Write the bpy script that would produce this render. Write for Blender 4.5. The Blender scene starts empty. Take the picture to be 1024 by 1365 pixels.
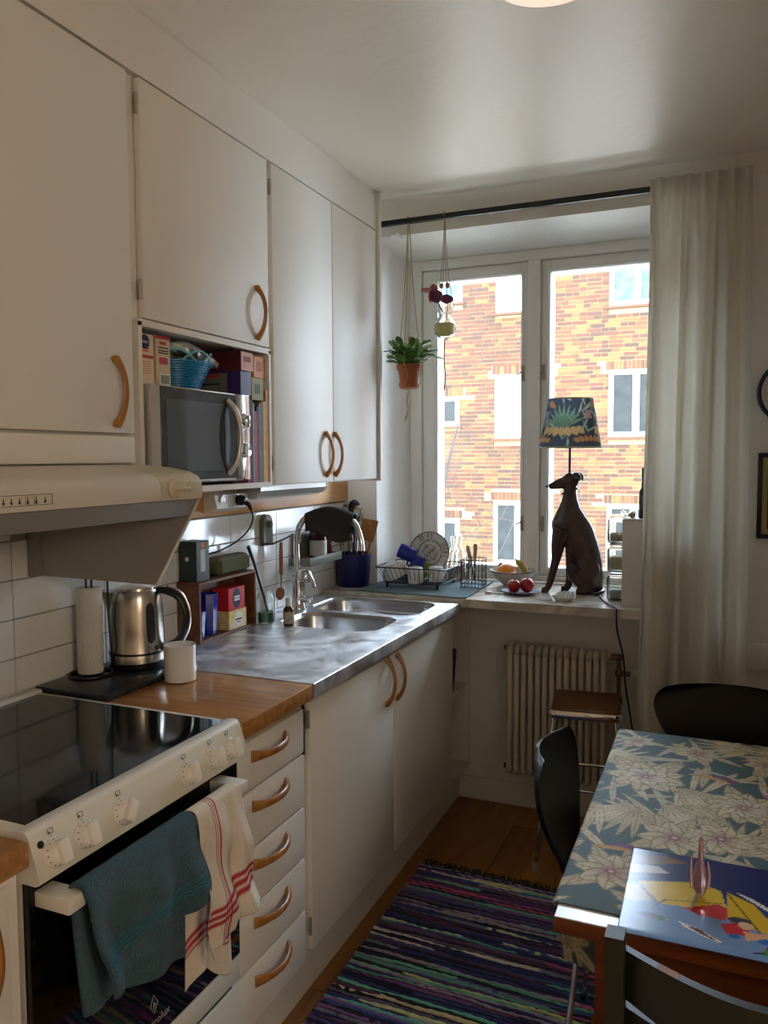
import bpy, bmesh, math, random
import numpy as np
from mathutils import Vector, Matrix
random.seed(7)
PI = math.pi
SC = bpy.context.scene
C = SC.collection
# ---------------------------------------------------------------- camera
cam = bpy.data.cameras.new('camera'); cam_ob = bpy.data.objects.new('camera', cam); C.objects.link(cam_ob)
yaw, pit, rol = .4002, -.0668, -.0048
fw = Vector((-math.sin(yaw)*math.cos(pit), math.cos(yaw)*math.cos(pit), math.sin(pit)))
rt = Vector((math.cos(yaw), math.sin(yaw), 0)); up = rt.cross(fw)
r2 = rt*math.cos(rol)+up*math.sin(rol); u2 = -rt*math.sin(rol)+up*math.cos(rol)
M = Matrix((r2, u2, -fw)).transposed().to_4x4(); M.translation = Vector((1.5892, 0, 1.4843))
cam_ob.matrix_world = M
cam.sensor_fit = 'HORIZONTAL'; cam.sensor_width = 36; cam.lens = 1066.91*36/1024
cam.clip_start = .02; cam.clip_end = 200
SC.camera = cam_ob
# ---------------------------------------------------------------- world, sun, window portal, exposure
W = bpy.data.worlds.new('sky'); SC.world = W; W.use_nodes = True
bg = W.node_tree.nodes['Background']; bg.inputs[0].default_value = (.67, .82, 1.0, 1); bg.inputs[1].default_value = 16.0
sun = bpy.data.lights.new('sun', 'SUN'); sun.energy = 7.0; sun.angle = .01; sun.color = (1, .86, .66)
sun_ob = bpy.data.objects.new('sun', sun); C.objects.link(sun_ob)
sun_ob.rotation_euler = Vector((.45, .80, -.62)).to_track_quat('-Z', 'Y').to_euler()
def portal(name, loc, rot, sx, sy):
    l = bpy.data.lights.new(name, 'AREA'); l.shape = 'RECTANGLE'; l.size = sx; l.size_y = sy; l.energy = 1
    l.cycles.is_portal = True
    o = bpy.data.objects.new(name, l); C.objects.link(o); o.location = loc; o.rotation_euler = rot
portal('window_portal', (.80, 3.70, 1.65), (-PI/2, 0, 0), 1.22, 1.5)
vs = SC.view_settings
vs.view_transform = 'Standard'; vs.look = 'None'; vs.gamma = 1; vs.use_curve_mapping = False; vs.exposure = 0.72
SC.display_settings.display_device = 'sRGB'
# ---------------------------------------------------------------- colour + material helpers
def lin(r, g, b):
    f = lambda c: (c/12.92 if c <= .04045 else ((c+.055)/1.055)**2.4)
    return (f(r/255), f(g/255), f(b/255))
MATS = {}
def mat(name, col, rough=.5, metal=0, spec=.5, trans=0, emit=None, estr=0, bump=None, var=None, coat=0, sheen=0, ior=None, alpha=None, stretch=None):
    """principled procedural material; var=(scale,amount[,col2]) mixes a noise tint, bump=(scale,strength)"""
    m = bpy.data.materials.new(name); m.use_nodes = True; MATS[name] = m
    nt = m.node_tree; b = nt.nodes['Principled BSDF']; c = lin(*col)
    b.inputs['Base Color'].default_value = (*c, 1); b.inputs['Roughness'].default_value = rough
    b.inputs['Metallic'].default_value = metal; b.inputs['Specular IOR Level'].default_value = spec
    b.inputs['Transmission Weight'].default_value = trans; b.inputs['Coat Weight'].default_value = coat
    b.inputs['Sheen Weight'].default_value = sheen
    if ior: b.inputs['IOR'].default_value = ior
    if emit: b.inputs['Emission Color'].default_value = (*lin(*emit), 1); b.inputs['Emission Strength'].default_value = estr
    tc = nt.nodes.new('ShaderNodeTexCoord'); src = tc.outputs['Object']
    if stretch:
        mp = nt.nodes.new('ShaderNodeMapping'); mp.inputs['Scale'].default_value = stretch
        nt.links.new(src, mp.inputs[0]); src = mp.outputs[0]
    if var:
        n = nt.nodes.new('ShaderNodeTexNoise'); n.inputs['Scale'].default_value = var[0]; n.inputs['Detail'].default_value = 6
        nt.links.new(src, n.inputs['Vector'])
        cr = nt.nodes.new('ShaderNodeValToRGB'); cr.color_ramp.elements[0].position = .32; cr.color_ramp.elements[1].position = .68
        c2 = lin(*var[2]) if len(var) > 2 else tuple(max(0, x*(1-var[1])) for x in c)
        cr.color_ramp.elements[0].color = (*c2, 1); cr.color_ramp.elements[1].color = (*c, 1)
        nt.links.new(n.outputs['Fac'], cr.inputs[0]); nt.links.new(cr.outputs[0], b.inputs['Base Color'])
    if bump:
        n = nt.nodes.new('ShaderNodeTexNoise'); n.inputs['Scale'].default_value = bump[0]; n.inputs['Detail'].default_value = 4
        nt.links.new(src, n.inputs['Vector'])
        bp = nt.nodes.new('ShaderNodeBump'); bp.inputs['Strength'].default_value = bump[1]; bp.inputs['Distance'].default_value = .01
        nt.links.new(n.outputs['Fac'], bp.inputs['Height']); nt.links.new(bp.outputs[0], b.inputs['Normal'])
    return m
def wood(name, c1, c2, rough=.4, axis='y', scale=1.0, coat=0):
    m = mat(name, c1, rough, coat=coat); nt = m.node_tree; b = nt.nodes['Principled BSDF']
    tc = nt.nodes.new('ShaderNodeTexCoord'); mp = nt.nodes.new('ShaderNodeMapping')
    s = {'x': (2, 26, 26), 'y': (26, 2, 26), 'z': (26, 26, 2)}[axis]
    mp.inputs['Scale'].default_value = tuple(v*scale for v in s)
    oi = nt.nodes.new('ShaderNodeObjectInfo')
    ad = nt.nodes.new('ShaderNodeVectorMath'); ad.operation = 'ADD'
    ml = nt.nodes.new('ShaderNodeMath'); ml.operation = 'MULTIPLY'; ml.inputs[1].default_value = 37
    nt.links.new(oi.outputs['Random'], ml.inputs[0])
    nt.links.new(tc.outputs['Object'], mp.inputs[0]); nt.links.new(mp.outputs[0], ad.inputs[0]); nt.links.new(ml.outputs[0], ad.inputs[1])
    n = nt.nodes.new('ShaderNodeTexNoise'); n.inputs['Scale'].default_value = 1.6; n.inputs['Detail'].default_value = 8; n.inputs['Distortion'].default_value = .6
    nt.links.new(ad.outputs[0], n.inputs['Vector'])
    cr = nt.nodes.new('ShaderNodeValToRGB'); cr.color_ramp.elements[0].position = .3; cr.color_ramp.elements[1].position = .7
    cr.color_ramp.elements[0].color = (*lin(*c2), 1); cr.color_ramp.elements[1].color = (*lin(*c1), 1)
    nt.links.new(n.outputs['Fac'], cr.inputs[0]); nt.links.new(cr.outputs[0], b.inputs['Base Color'])
    return m
def vcol(name, rough=.6, bump=None, trl=0, spec=.5):
    m = mat(name, (200, 200, 200), rough, bump=bump, spec=spec); nt = m.node_tree; b = nt.nodes['Principled BSDF']
    a = nt.nodes.new('ShaderNodeVertexColor'); a.layer_name = 'Col'
    nt.links.new(a.outputs[0], b.inputs['Base Color'])
    if trl:
        t = nt.nodes.new('ShaderNodeBsdfTranslucent'); mx = nt.nodes.new('ShaderNodeMixShader'); mx.inputs[0].default_value = trl
        nt.links.new(a.outputs[0], t.inputs[0]); o = nt.nodes['Material Output']
        nt.links.new(b.outputs[0], mx.inputs[1]); nt.links.new(t.outputs[0], mx.inputs[2]); nt.links.new(mx.outputs[0], o.inputs[0])
    return m
def pane(name, tint=(1, 1, 1), refl=1.0):
    m = bpy.data.materials.new(name); m.use_nodes = True; nt = m.node_tree; nt.nodes.clear()
    o = nt.nodes.new('ShaderNodeOutputMaterial'); mx = nt.nodes.new('ShaderNodeMixShader')
    t = nt.nodes.new('ShaderNodeBsdfTransparent'); t.inputs[0].default_value = (*tint, 1)
    g = nt.nodes.new('ShaderNodeBsdfGlossy'); g.inputs['Roughness'].default_value = .02
    f = nt.nodes.new('ShaderNodeFresnel'); f.inputs[0].default_value = 1.45
    nt.links.new(f.outputs[0], mx.inputs[0]); nt.links.new(t.outputs[0], mx.inputs[1]); nt.links.new(g.outputs[0], mx.inputs[2]); nt.links.new(mx.outputs[0], o.inputs[0])
    return m
def translucent(name, col, fac, bump=None):
    m = mat(name, col, .9, spec=.1, bump=bump); nt = m.node_tree; b = nt.nodes['Principled BSDF']
    t = nt.nodes.new('ShaderNodeBsdfTranslucent'); t.inputs[0].default_value = (*lin(*col), 1)
    mx = nt.nodes.new('ShaderNodeMixShader'); mx.inputs[0].default_value = fac; o = nt.nodes['Material Output']
    nt.links.new(b.outputs[0], mx.inputs[1]); nt.links.new(t.outputs[0], mx.inputs[2]); nt.links.new(mx.outputs[0], o.inputs[0])
    return m
# ---------------------------------------------------------------- mesh builder (world coordinates)
class MB:
    def __init__(s): s.v = []; s.f = []; s.col = None
    def add(s, vs, fs):
        n = len(s.v); s.v += [tuple(v) for v in vs]; s.f += [tuple(i+n for i in f) for f in fs]; return s
    def box(s, x0, x1, y0, y1, z0, z1):
        v = [(x, y, z) for x in (x0, x1) for y in (y0, y1) for z in (z0, z1)]
        return s.add(v, [(0, 1, 3, 2), (4, 6, 7, 5), (0, 4, 5, 1), (2, 3, 7, 6), (0, 2, 6, 4), (1, 5, 7, 3)])
    def rb(s, x0, x1, y0, y1, z0, z1, r=.005, seg=2):
        bm = bmesh.new(); bmesh.ops.create_cube(bm, size=1)
        for v in bm.verts: v.co = Vector(((x0+x1)/2+v.co.x*(x1-x0), (y0+y1)/2+v.co.y*(y1-y0), (z0+z1)/2+v.co.z*(z1-z0)))
        bmesh.ops.bevel(bm, geom=bm.edges[:], offset=r, segments=seg, affect='EDGES', profile=.5)
        return s.bm(bm)
    def bm(s, bm):
        bm.verts.ensure_lookup_table(); bm.verts.index_update()
        s.add([v.co[:] for v in bm.verts], [[v.index for v in f.verts] for f in bm.faces]); bm.free(); return s
    def prism(s, poly, axis, a0, a1):
        """poly: 2-D points in the other two axes (x: (y,z), y: (x,z), z: (x,y))"""
        def P(p, a): return {'x': (a, p[0], p[1]), 'y': (p[0], a, p[1]), 'z': (p[0], p[1], a)}[axis]
        n = len(poly)
        return s.add([P(p, a0) for p in poly]+[P(p, a1) for p in poly],
                     [tuple(range(n))[::-1], tuple(range(n, 2*n))]+[(i, (i+1) % n, n+(i+1) % n, n+i) for i in range(n)])
    def lathe(s, prof, c, n=24, ax='z', cap=True, rot=None):
        vs = []; fs = []; m = len(prof)
        for i in range(n):
            a = 2*PI*i/n
            for r, h in prof:
                p = Vector((r*math.cos(a), r*math.sin(a), h))
                if ax == 'x': p = Vector((p.z, p.x, p.y))
                if ax == 'y': p = Vector((p.x, p.z, p.y))
                if rot is not None: p = rot @ p
                vs.append((c[0]+p.x, c[1]+p.y, c[2]+p.z))
        for i in range(n):
            j = (i+1) % n
            for k in range(m-1): fs.append((i*m+k, j*m+k, j*m+k+1, i*m+k+1))
        if cap:
            if prof[0][0] > 1e-5: fs.append(tuple(i*m for i in range(n))[::-1])
            if prof[-1][0] > 1e-5: fs.append(tuple(i*m+m-1 for i in range(n)))
        return s.add(vs, fs)
    def cyl(s, c, r, h, n=20, ax='z', rot=None): return s.lathe([(r, 0), (r, h)], c, n, ax, rot=rot)
    def tube(s, pts, r, n=8, closed=False, caps=True, flat=None):
        """sweep; r: radius or list; flat=(a,b) scales the section"""
        P = [Vector(p) for p in pts]; m = len(P)
        R = list(r) if isinstance(r, (list, tuple)) else [r]*m
        T = []
        for i in range(m):
            if closed: d = P[(i+1) % m]-P[i-1]
            else: d = P[min(i+1, m-1)]-P[max(i-1, 0)]
            T.append(d.normalized() if d.length > 1e-9 else Vector((0, 0, 1)))
        nrm = T[0].orthogonal().normalized()
        if flat and len(flat) > 2: nrm = Vector(flat[2]); nrm = (nrm-T[0]*nrm.dot(T[0])).normalized()
        fa, fb = (flat[0], flat[1]) if flat else (1, 1)
        vs = []; fs = []
        for i in range(m):
            nrm = (nrm-T[i]*nrm.dot(T[i]))
            nrm = nrm.normalized() if nrm.length > 1e-6 else T[i].orthogonal().normalized()
            b = T[i].cross(nrm)
            for k in range(n):
                a = 2*PI*(k+.5)/n
                vs.append(P[i]+(nrm*math.cos(a)*fa+b*math.sin(a)*fb)*R[i])
        L = m if closed else m-1
        for i in range(L):
            j = (i+1) % m
            for k in range(n):
                q = (k+1) % n; fs.append((i*n+k, i*n+q, j*n+q, j*n+k))
        if caps and not closed: fs.append(tuple(range(n))[::-1]); fs.append(tuple((m-1)*n+k for k in range(n)))
        return s.add(vs, fs)
    def ell(s, c, r, nu=16, nv=10, rot=None):
        vs = [(0, 0, -1)]; fs = []
        for j in range(1, nv):
            t = -PI/2+PI*j/nv
            for i in range(nu): vs.append((math.cos(t)*math.cos(2*PI*i/nu), math.cos(t)*math.sin(2*PI*i/nu), math.sin(t)))
        vs.append((0, 0, 1)); e = len(vs)-1
        for i in range(nu):
            q = (i+1) % nu; fs.append((0, 1+q, 1+i)); fs.append((e, e-nu+i, e-nu+q))
            for j in range(nv-2): a = 1+j*nu; fs.append((a+i, a+q, a+nu+q, a+nu+i))
        out = []
        for v in vs:
            p = Vector((v[0]*r[0], v[1]*r[1], v[2]*r[2]))
            if rot is not None: p = rot @ p
            out.append((c[0]+p.x, c[1]+p.y, c[2]+p.z))
        return s.add(out, fs)
    def grid(s, fn, nu, nv):
        vs = [fn(i/nu, j/nv) for j in range(nv+1) for i in range(nu+1)]; w = nu+1
        return s.add(vs, [(j*w+i, j*w+i+1, (j+1)*w+i+1, (j+1)*w+i) for j in range(nv) for i in range(nu)])
    def slab(s, fn, nu, nv, th):
        """closed sheet: fn(u,v)->(point, normal)"""
        A = []; B = []
        for j in range(nv+1):
            for i in range(nu+1):
                p, n = fn(i/nu, j/nv); p = Vector(p); n = Vector(n); A.append(p); B.append(p-n*th)
        w = nu+1; N = len(A)
        fs = [(j*w+i, j*w+i+1, (j+1)*w+i+1, (j+1)*w+i) for j in range(nv) for i in range(nu)]
        fs += [tuple(N+k for k in f[::-1]) for f in fs]
        ring = [i for i in range(nu+1)]+[j*w+nu for j in range(1, nv+1)]+[nv*w+i for i in range(nu-1, -1, -1)]+[j*w for j in range(nv-1, 0, -1)]
        for a, b in zip(ring, ring[1:]+ring[:1]): fs.append((b, a, N+a, N+b))
        return s.add(A+B, fs)
    def xf(s, Mx):
        s.v = [tuple(Mx @ Vector(v)) for v in s.v]; return s
ORG = {}
def mesh_of(name, mb, m, L, smooth):
    me = bpy.data.meshes.new(name)
    me.from_pydata([(v[0]-L[0], v[1]-L[1], v[2]-L[2]) for v in mb.v], [], mb.f); me.update()
    if m is not None: me.materials.append(m)
    if smooth:
        me.shade_smooth(); me.set_sharp_from_angle(angle=math.radians(smooth))
    if mb.col is not None:
        a = me.color_attributes.new('Col', 'FLOAT_COLOR', 'POINT')
        a.data.foreach_set('color', np.asarray(mb.col, dtype=np.float32).ravel())
    return me
def part(name, mb, m, parent, smooth=40, label=None, kind=None):
    L = ORG[parent.name]
    o = bpy.data.objects.new(name, mesh_of(name, mb, m, L, smooth)); C.objects.link(o); o.parent = parent; ORG[o.name] = L
    if label: o['label'] = label
    if kind: o['kind'] = kind
    return o
def thing(name, label, cat, loc, group=None):
    o = bpy.data.objects.new(name, None); o.empty_display_size = .05; C.objects.link(o); o.location = loc; ORG[o.name] = tuple(loc)
    o['label'] = label; o['category'] = cat
    if group: o['group'] = group
    return o
def one(name, mb, m, label, cat, loc=None, group=None, smooth=40, kind=None):
    if loc is None:
        a = np.array(mb.v); loc = (float(a[:, 0].mean()), float(a[:, 1].mean()), float(a[:, 2].min()))
    o = bpy.data.objects.new(name, mesh_of(name, mb, m, loc, smooth)); C.objects.link(o); o.location = loc; ORG[o.name] = tuple(loc)
    o['label'] = label; o['category'] = cat
    if group: o['group'] = group
    if kind: o['kind'] = kind
    return o
def struct(name, mb, m, smooth=30, label=None):
    o = bpy.data.objects.new(name, mesh_of(name, mb, m, (0, 0, 0), smooth)); C.objects.link(o); ORG[o.name] = (0, 0, 0); o['kind'] = 'structure'
    if label: o['label'] = label
    return o
def dup(root, loc, rotz=None, label=None):
    r = root.copy(); C.objects.link(r); r.location = loc
    if rotz is not None: r.rotation_euler = (0, 0, rotz)
    if label: r['label'] = label
    for ch in list(root.children):
        c = ch.copy(); C.objects.link(c); c.parent = r
        for g in ch.children:
            d = g.copy(); C.objects.link(d); d.parent = c
    return r
def share(name, src, m, parent, loc):
    """a piece that shares mesh data (mesh built about the origin)"""
    o = bpy.data.objects.new(name, src); C.objects.link(o); o.parent = parent; L = ORG[parent.name]
    o.location = (loc[0]-L[0], loc[1]-L[1], loc[2]-L[2]); return o
def text_mb(txt, size, Mx, depth=.0006, bold=0):
    cu = bpy.data.curves.new('t', 'FONT'); cu.body = txt; cu.size = size; cu.extrude = depth; cu.align_x = 'CENTER'; cu.align_y = 'CENTER'; cu.offset = bold; cu.resolution_u = 3
    ob = bpy.data.objects.new('t', cu); C.objects.link(ob); bpy.context.view_layer.update()
    me = bpy.data.meshes.new_from_object(ob.evaluated_get(bpy.context.evaluated_depsgraph_get()))
    mb = MB(); mb.add([tuple(Mx @ v.co) for v in me.vertices], [tuple(p.vertices) for p in me.polygons])
    bpy.data.objects.remove(ob); bpy.data.meshes.remove(me); bpy.data.curves.remove(cu)
    return mb
def frame_m(o, ex, ey):
    """matrix placing text: local x along ex, local y along ey"""
    ex = Vector(ex).normalized(); ey = Vector(ey).normalized(); ez = ex.cross(ey)
    m = Matrix((ex, ey, ez)).transposed().to_4x4(); m.translation = Vector(o); return m
def spline(pts, n=8):
    P = [Vector(p) for p in pts]; out = []
    for i in range(len(P)-1):
        p0 = P[max(i-1, 0)]; p1 = P[i]; p2 = P[i+1]; p3 = P[min(i+2, len(P)-1)]
        for k in range(n):
            t = k/n; out.append(.5*((2*p1)+(p2-p0)*t+(2*p0-5*p1+4*p2-p3)*t*t+(3*p1-p0-3*p2+p3)*t**3))
    out.append(P[-1]); return out
def lerp_list(xs, ts):
    """piecewise-linear y(t) from [(t,y)...]"""
    out = []
    for t in ts:
        for (a, ya), (b, yb) in zip(xs, xs[1:]):
            if t <= b or (b, yb) == xs[-1]:
                k = 0 if b == a else (t-a)/(b-a); out.append(ya+(yb-ya)*k); break
    return out
# ---------------------------------------------------------------- painting of printed patterns on fine grids
class Print:
    def __init__(s, x0, x1, y0, y1, px, bg):
        s.xs = np.arange(x0, x1+px*.5, px); s.ys = np.arange(y0, y1+px*.5, px)
        s.X, s.Y = np.meshgrid(s.xs, s.ys); s.c = np.zeros(s.X.shape+(3,)); s.c[:] = lin(*bg)
    def put(s, mask, col, a=1.0):
        if isinstance(a, np.ndarray): a = a[mask][:, None]
        s.c[mask] = s.c[mask]*(1-a)+np.array(lin(*col))*a
    def leaf(s, x, y, ang, L, w, col, edge, vein=None, tint=None, veins=6):
        dx = s.X-x; dy = s.Y-y; u = (dx*math.cos(ang)+dy*math.sin(ang))/L; v = (-dx*math.sin(ang)+dy*math.cos(ang))/w
        ok = (u > 0) & (u < 1); hw = np.zeros_like(u); hw[ok] = np.sin(PI*u[ok]**.8)**.8*.5
        m = ok & (np.abs(v) < hw)
        s.put(m, col)
        if tint: s.put(m & (u < .55), tint, np.clip((.55-u)*1.4, 0, 1))
        if vein:
            st = np.sin((u*veins*2*PI)-np.abs(v)*5) > .62
            s.put(m & st, vein, .35); s.put(m & (np.abs(v) < .035), vein, .8)
        s.put(m & (np.abs(v) > hw-.07), edge, .75)
    def flower(s, x, y, R, n, ang, col, edge, core, vein, w=.75):
        for k in range(n): s.leaf(x, y, ang+2*PI*k/n, R, R*w, col, edge, vein, core)
        s.disc(x, y, R*.16, core, .85); s.disc(x, y, R*.07, col)
    def disc(s, x, y, r, col, a=1.0, ry=None):
        s.put(((s.X-x)/r)**2+((s.Y-y)/(ry or r))**2 < 1, col, a)
    def poly(s, pts, col, a=1.0):
        m = np.zeros(s.X.shape, bool); n = len(pts)
        for i in range(n):
            (x1, y1), (x2, y2) = pts[i], pts[(i+1) % n]
            if y1 == y2: continue
            cr = ((y1 > s.Y) != (y2 > s.Y)) & (s.X < (x2-x1)*(s.Y-y1)/(y2-y1)+x1); m ^= cr
        s.put(m, col, a)
    def line(s, x1, y1, x2, y2, w, col, a=1.0):
        dx, dy = x2-x1, y2-y1; L = math.hypot(dx, dy); u = ((s.X-x1)*dx+(s.Y-y1)*dy)/L; v = np.abs(-(s.X-x1)*dy+(s.Y-y1)*dx)/L
        s.put((u > 0) & (u < L) & (v < w/2), col, a)
    def mesh(s, fn):
        mb = MB(); h, w = s.X.shape
        mb.v = [fn(a, b) for a, b in zip(s.X.ravel(), s.Y.ravel())]
        idx = np.arange(h*w).reshape(h, w)
        mb.f = np.stack([idx[:-1, :-1], idx[:-1, 1:], idx[1:, 1:], idx[1:, :-1]], -1).reshape(-1, 4).tolist()
        mb.col = np.concatenate([s.c.reshape(-1, 3), np.ones((h*w, 1))], 1)
        return mb
# ---------------------------------------------------------------- shared materials
m_wall = mat('wall_paint', (240, 236, 228), .6, bump=(60, .15))
m_ceil = mat('ceiling_gloss_paint', (242, 232, 214), .36, bump=(45, .10))
m_cab = mat('cabinet_cream_paint', (236, 230, 218), .48, bump=(90, .04))
m_white = mat('white_lacquer', (226, 222, 210), .3)
m_winw = mat('window_white_paint', (238, 236, 230), .32)
m_handle = wood('handle_oiled_wood', (188, 130, 60), (146, 92, 38), .35, 'z', coat=.2)
m_teak = wood('worktop_teak', (188, 134, 76), (148, 98, 52), .3, 'x', coat=.15)
m_pine = wood('pine_strip', (216, 160, 96), (192, 132, 68), .4, 'y')
m_floor = wood('floor_oak', (162, 110, 52), (122, 78, 34), .35, 'y', .6)
m_chrome = mat('chrome', (225, 225, 225), .08, 1)
m_steel = mat('brushed_steel', (190, 190, 190), .26, 1, bump=(200, .02))
m_black = mat('black_plastic', (18, 18, 18), .35)
m_blackg = mat('black_ceramic_glass', (9, 9, 10), .06)
m_wire = mat('black_wire', (22, 22, 24), .4)
m_blackl = mat('black_lacquer_shell', (9, 10, 11), .3, spec=.2)
m_glass = mat('clear_glass', (245, 250, 248), .02, trans=1, ior=1.45)
m_pane = pane('window_glass')
m_enamel = mat('stove_enamel', (224, 220, 206), .25)
m_rope = mat('jute_rope', (184, 160, 124), .9, bump=(300, .4))
m_terra = mat('terracotta', (170, 96, 62), .8, var=(14, .25))
m_hinge = mat('hinge_metal', (170, 162, 148), .4, .6)
m_grout = mat('grout', (150, 146, 136), .9)
m_tile = mat('glazed_tile', (232, 231, 226), .12, var=(3, .04))
# ================================================================ ROOM SHELL
RX, YB, YW, ZC = 2.45, -1.3, 3.30, 2.562
fl = struct('floor', MB().box(-.12, RX+.1, YB-.1, 3.76, -.06, -.012), mat('subfloor', (60, 38, 20), .9))
PLK = MB().rb(-.0592, .0592, -.598, .598, -.012, 0, .0012, 1); plk_me = mesh_of('plank', PLK, m_floor, (0, 0, 0), 30)
x = .06; k = 0
while x < RX:
    y = YB+.6-(.4*(k % 3))
    while y < YW+.6:
        if y+.6 > YW or y-.6 < YB:
            a, b = max(y-.598, YB), min(y+.598, YW)
            if b-a > .05: part('plank', MB().rb(x-.0592, x+.0592, a, b, -.012, 0, .0012, 1), m_floor, fl, 30)
        else: share('plank', plk_me, None, fl, (x, y, 0))
        y += 1.2
    x += .12; k += 1
struct('ceiling', MB().box(-.1, RX+.1, YB-.1, YW+.45, ZC, ZC+.1), m_ceil)
wl = struct('wall_left', MB().box(-.12, -.007, YB, YW, -.012, ZC), m_wall)
struct('wall_right', MB().box(RX, RX+.1, .5, YW, -.012, ZC).box(RX, RX+.1, -1.05, .5, 2.2, ZC).box(RX, RX+.1, YB, -1.05, -.012, ZC), m_wall)  # door opening added to let the hall lantern shine in
# added unseen hall and doorway, with a lantern that brightens the stove side
struct('wall_added_hall', MB().box(RX+1.7, RX+1.8, -1.8, 1.2, -.012, ZC).box(RX+.1, RX+1.8, -1.9, -1.8, -.012, ZC).box(RX+.1, RX+1.8, 1.2, 1.3, -.012, ZC).box(RX, RX+.1, -1.9, YB-.1, -.012, ZC), m_wall)
struct('floor_added_hall', MB().box(RX, RX+1.8, -1.9, 1.3, -.06, 0), mat('added_hall_floor', (120, 84, 52), .5)); struct('ceiling_added_hall', MB().box(RX+.1, RX+1.8, -1.9, 1.3, ZC, ZC+.1), m_ceil)
pl_l = thing('added_fill_lantern', 'added round warm fill light in the unseen hall', 'lamp', (3.15, -.35, 1.7))
part('globe', MB().ell((3.15, -.35, 1.95), (.26, .26, .25), 28, 18), mat('fill_glow', (255, 240, 220), .8, emit=(255, 236, 214), estr=11.0), pl_l, 80)  # added fill light, glows through the doorway onto the stove side
part('cord', MB().cyl((3.15, -.35, 2.20), .004, ZC-2.20, 8), m_black, pl_l)
struct('trim_4', MB().rb(RX-.012, RX+.112, .5, .56, 0, 2.26, .003).rb(RX-.012, RX+.112, -1.11, -1.05, 0, 2.26, .003).rb(RX-.012, RX+.112, -1.05, .5, 2.2, 2.26, .003), m_winw)  # casing of the added doorway
struct('wall_back', MB().box(-.1, RX+.1, YB-.1, YB, -.012, ZC), m_wall)
ww = MB()
ww.prism([(-.12, 3.30), (.158, 3.30), (.203, 3.60), (.203, 3.74), (-.12, 3.74)], 'z', -.012, ZC)
ww.prism([(RX+.1, 3.30), (RX+.1, 3.74), (1.40, 3.74), (1.40, 3.60), (1.445, 3.30)], 'z', -.012, ZC)
ww.prism([(3.30, 2.4505), (3.60, 2.409), (3.74, 2.409), (3.74, ZC), (3.30, ZC)], 'x', .158, 1.445)
ww.box(.158, 1.445, 3.30, 3.74, -.012, .885)
struct('wall_window', ww, m_wall, 25)
struct('baseboard_window', MB().rb(.551, RX, 3.284, 3.30, 0, .10, .004), m_winw)
struct('baseboard_right', MB().rb(RX-.016, RX, YB, 3.284, 0, .10, .004), m_winw)
struct('trim_1', MB().prism([(3.20, ZC), (3.30, ZC), (3.30, ZC-.045), (3.27, ZC-.02)], 'x', .0, RX), m_ceil)   # cove moulding over the window wall
struct('trim_2', MB().rb(1.55, RX, 3.255, 3.30, .69, .785, .004), m_winw, label='white painted pipe boxing on the window wall')
struct('trim_3', MB().rb(-.006, .018, 1.52, 3.295, 1.293, 1.394, .003), m_pine, label='pine board along the top of the tiles')
# tiles on the left wall
tme = mesh_of('tile', MB().rb(-.007, 0, -.1555, .1555, -.0468, .0468, .0015, 1), m_tile, (0, 0, 0), 30)
gr = part('grout', MB().box(-.0069, -.004, -.45, 3.30, .80, 1.39), m_grout, wl)
for c in range(-6, 6):
    yc = 1.43+(c+.5)*.3135
    for r in range(5):
        zc = .902+(r+.5)*.0965
        if r == 4 and yc > 1.5: continue
        if yc+.1555 > 3.30:
            part('tile', MB().rb(-.007, 0, yc-.1555, 3.297, zc-.0468, zc+.0468, .0015, 1), m_tile, wl); continue
        share('tile', tme, None, wl, (0, yc, zc))
# ---------------------------------------------------------------- window
def wp(name, mb, m=None, parent=None): return part(name, mb, m or m_winw, parent or win, 30)
fr = MB(); FY0, FY1 = 3.60, 3.72
fr.rb(.203, .262, FY0, FY1, .92, 2.409, .005); fr.rb(1.338, 1.40, FY0, FY1, .92, 2.409, .005)
fr.rb(.262, 1.338, FY0, FY1, 2.362, 2.409, .005); fr.rb(.262, 1.338, FY0, FY1, .92, .948, .005)
fr.rb(.770, .826, FY0-.008, FY1, .948, 2.362, .005)
win = struct('window_1', fr, m_winw, label='white two-sash window frame with centre post')
def bead(x0, x1, z0, z1, y, w=.008):
    b = MB(); b.rb(x0, x0+w, y, y+.012, z0, z1, .003, 1); b.rb(x1-w, x1, y, y+.012, z0, z1, .003, 1)
    b.rb(x0+w, x1-w, y, y+.012, z1-w, z1, .003, 1); b.rb(x0+w, x1-w, y, y+.012, z0, z0+w, .003, 1); return b
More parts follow.
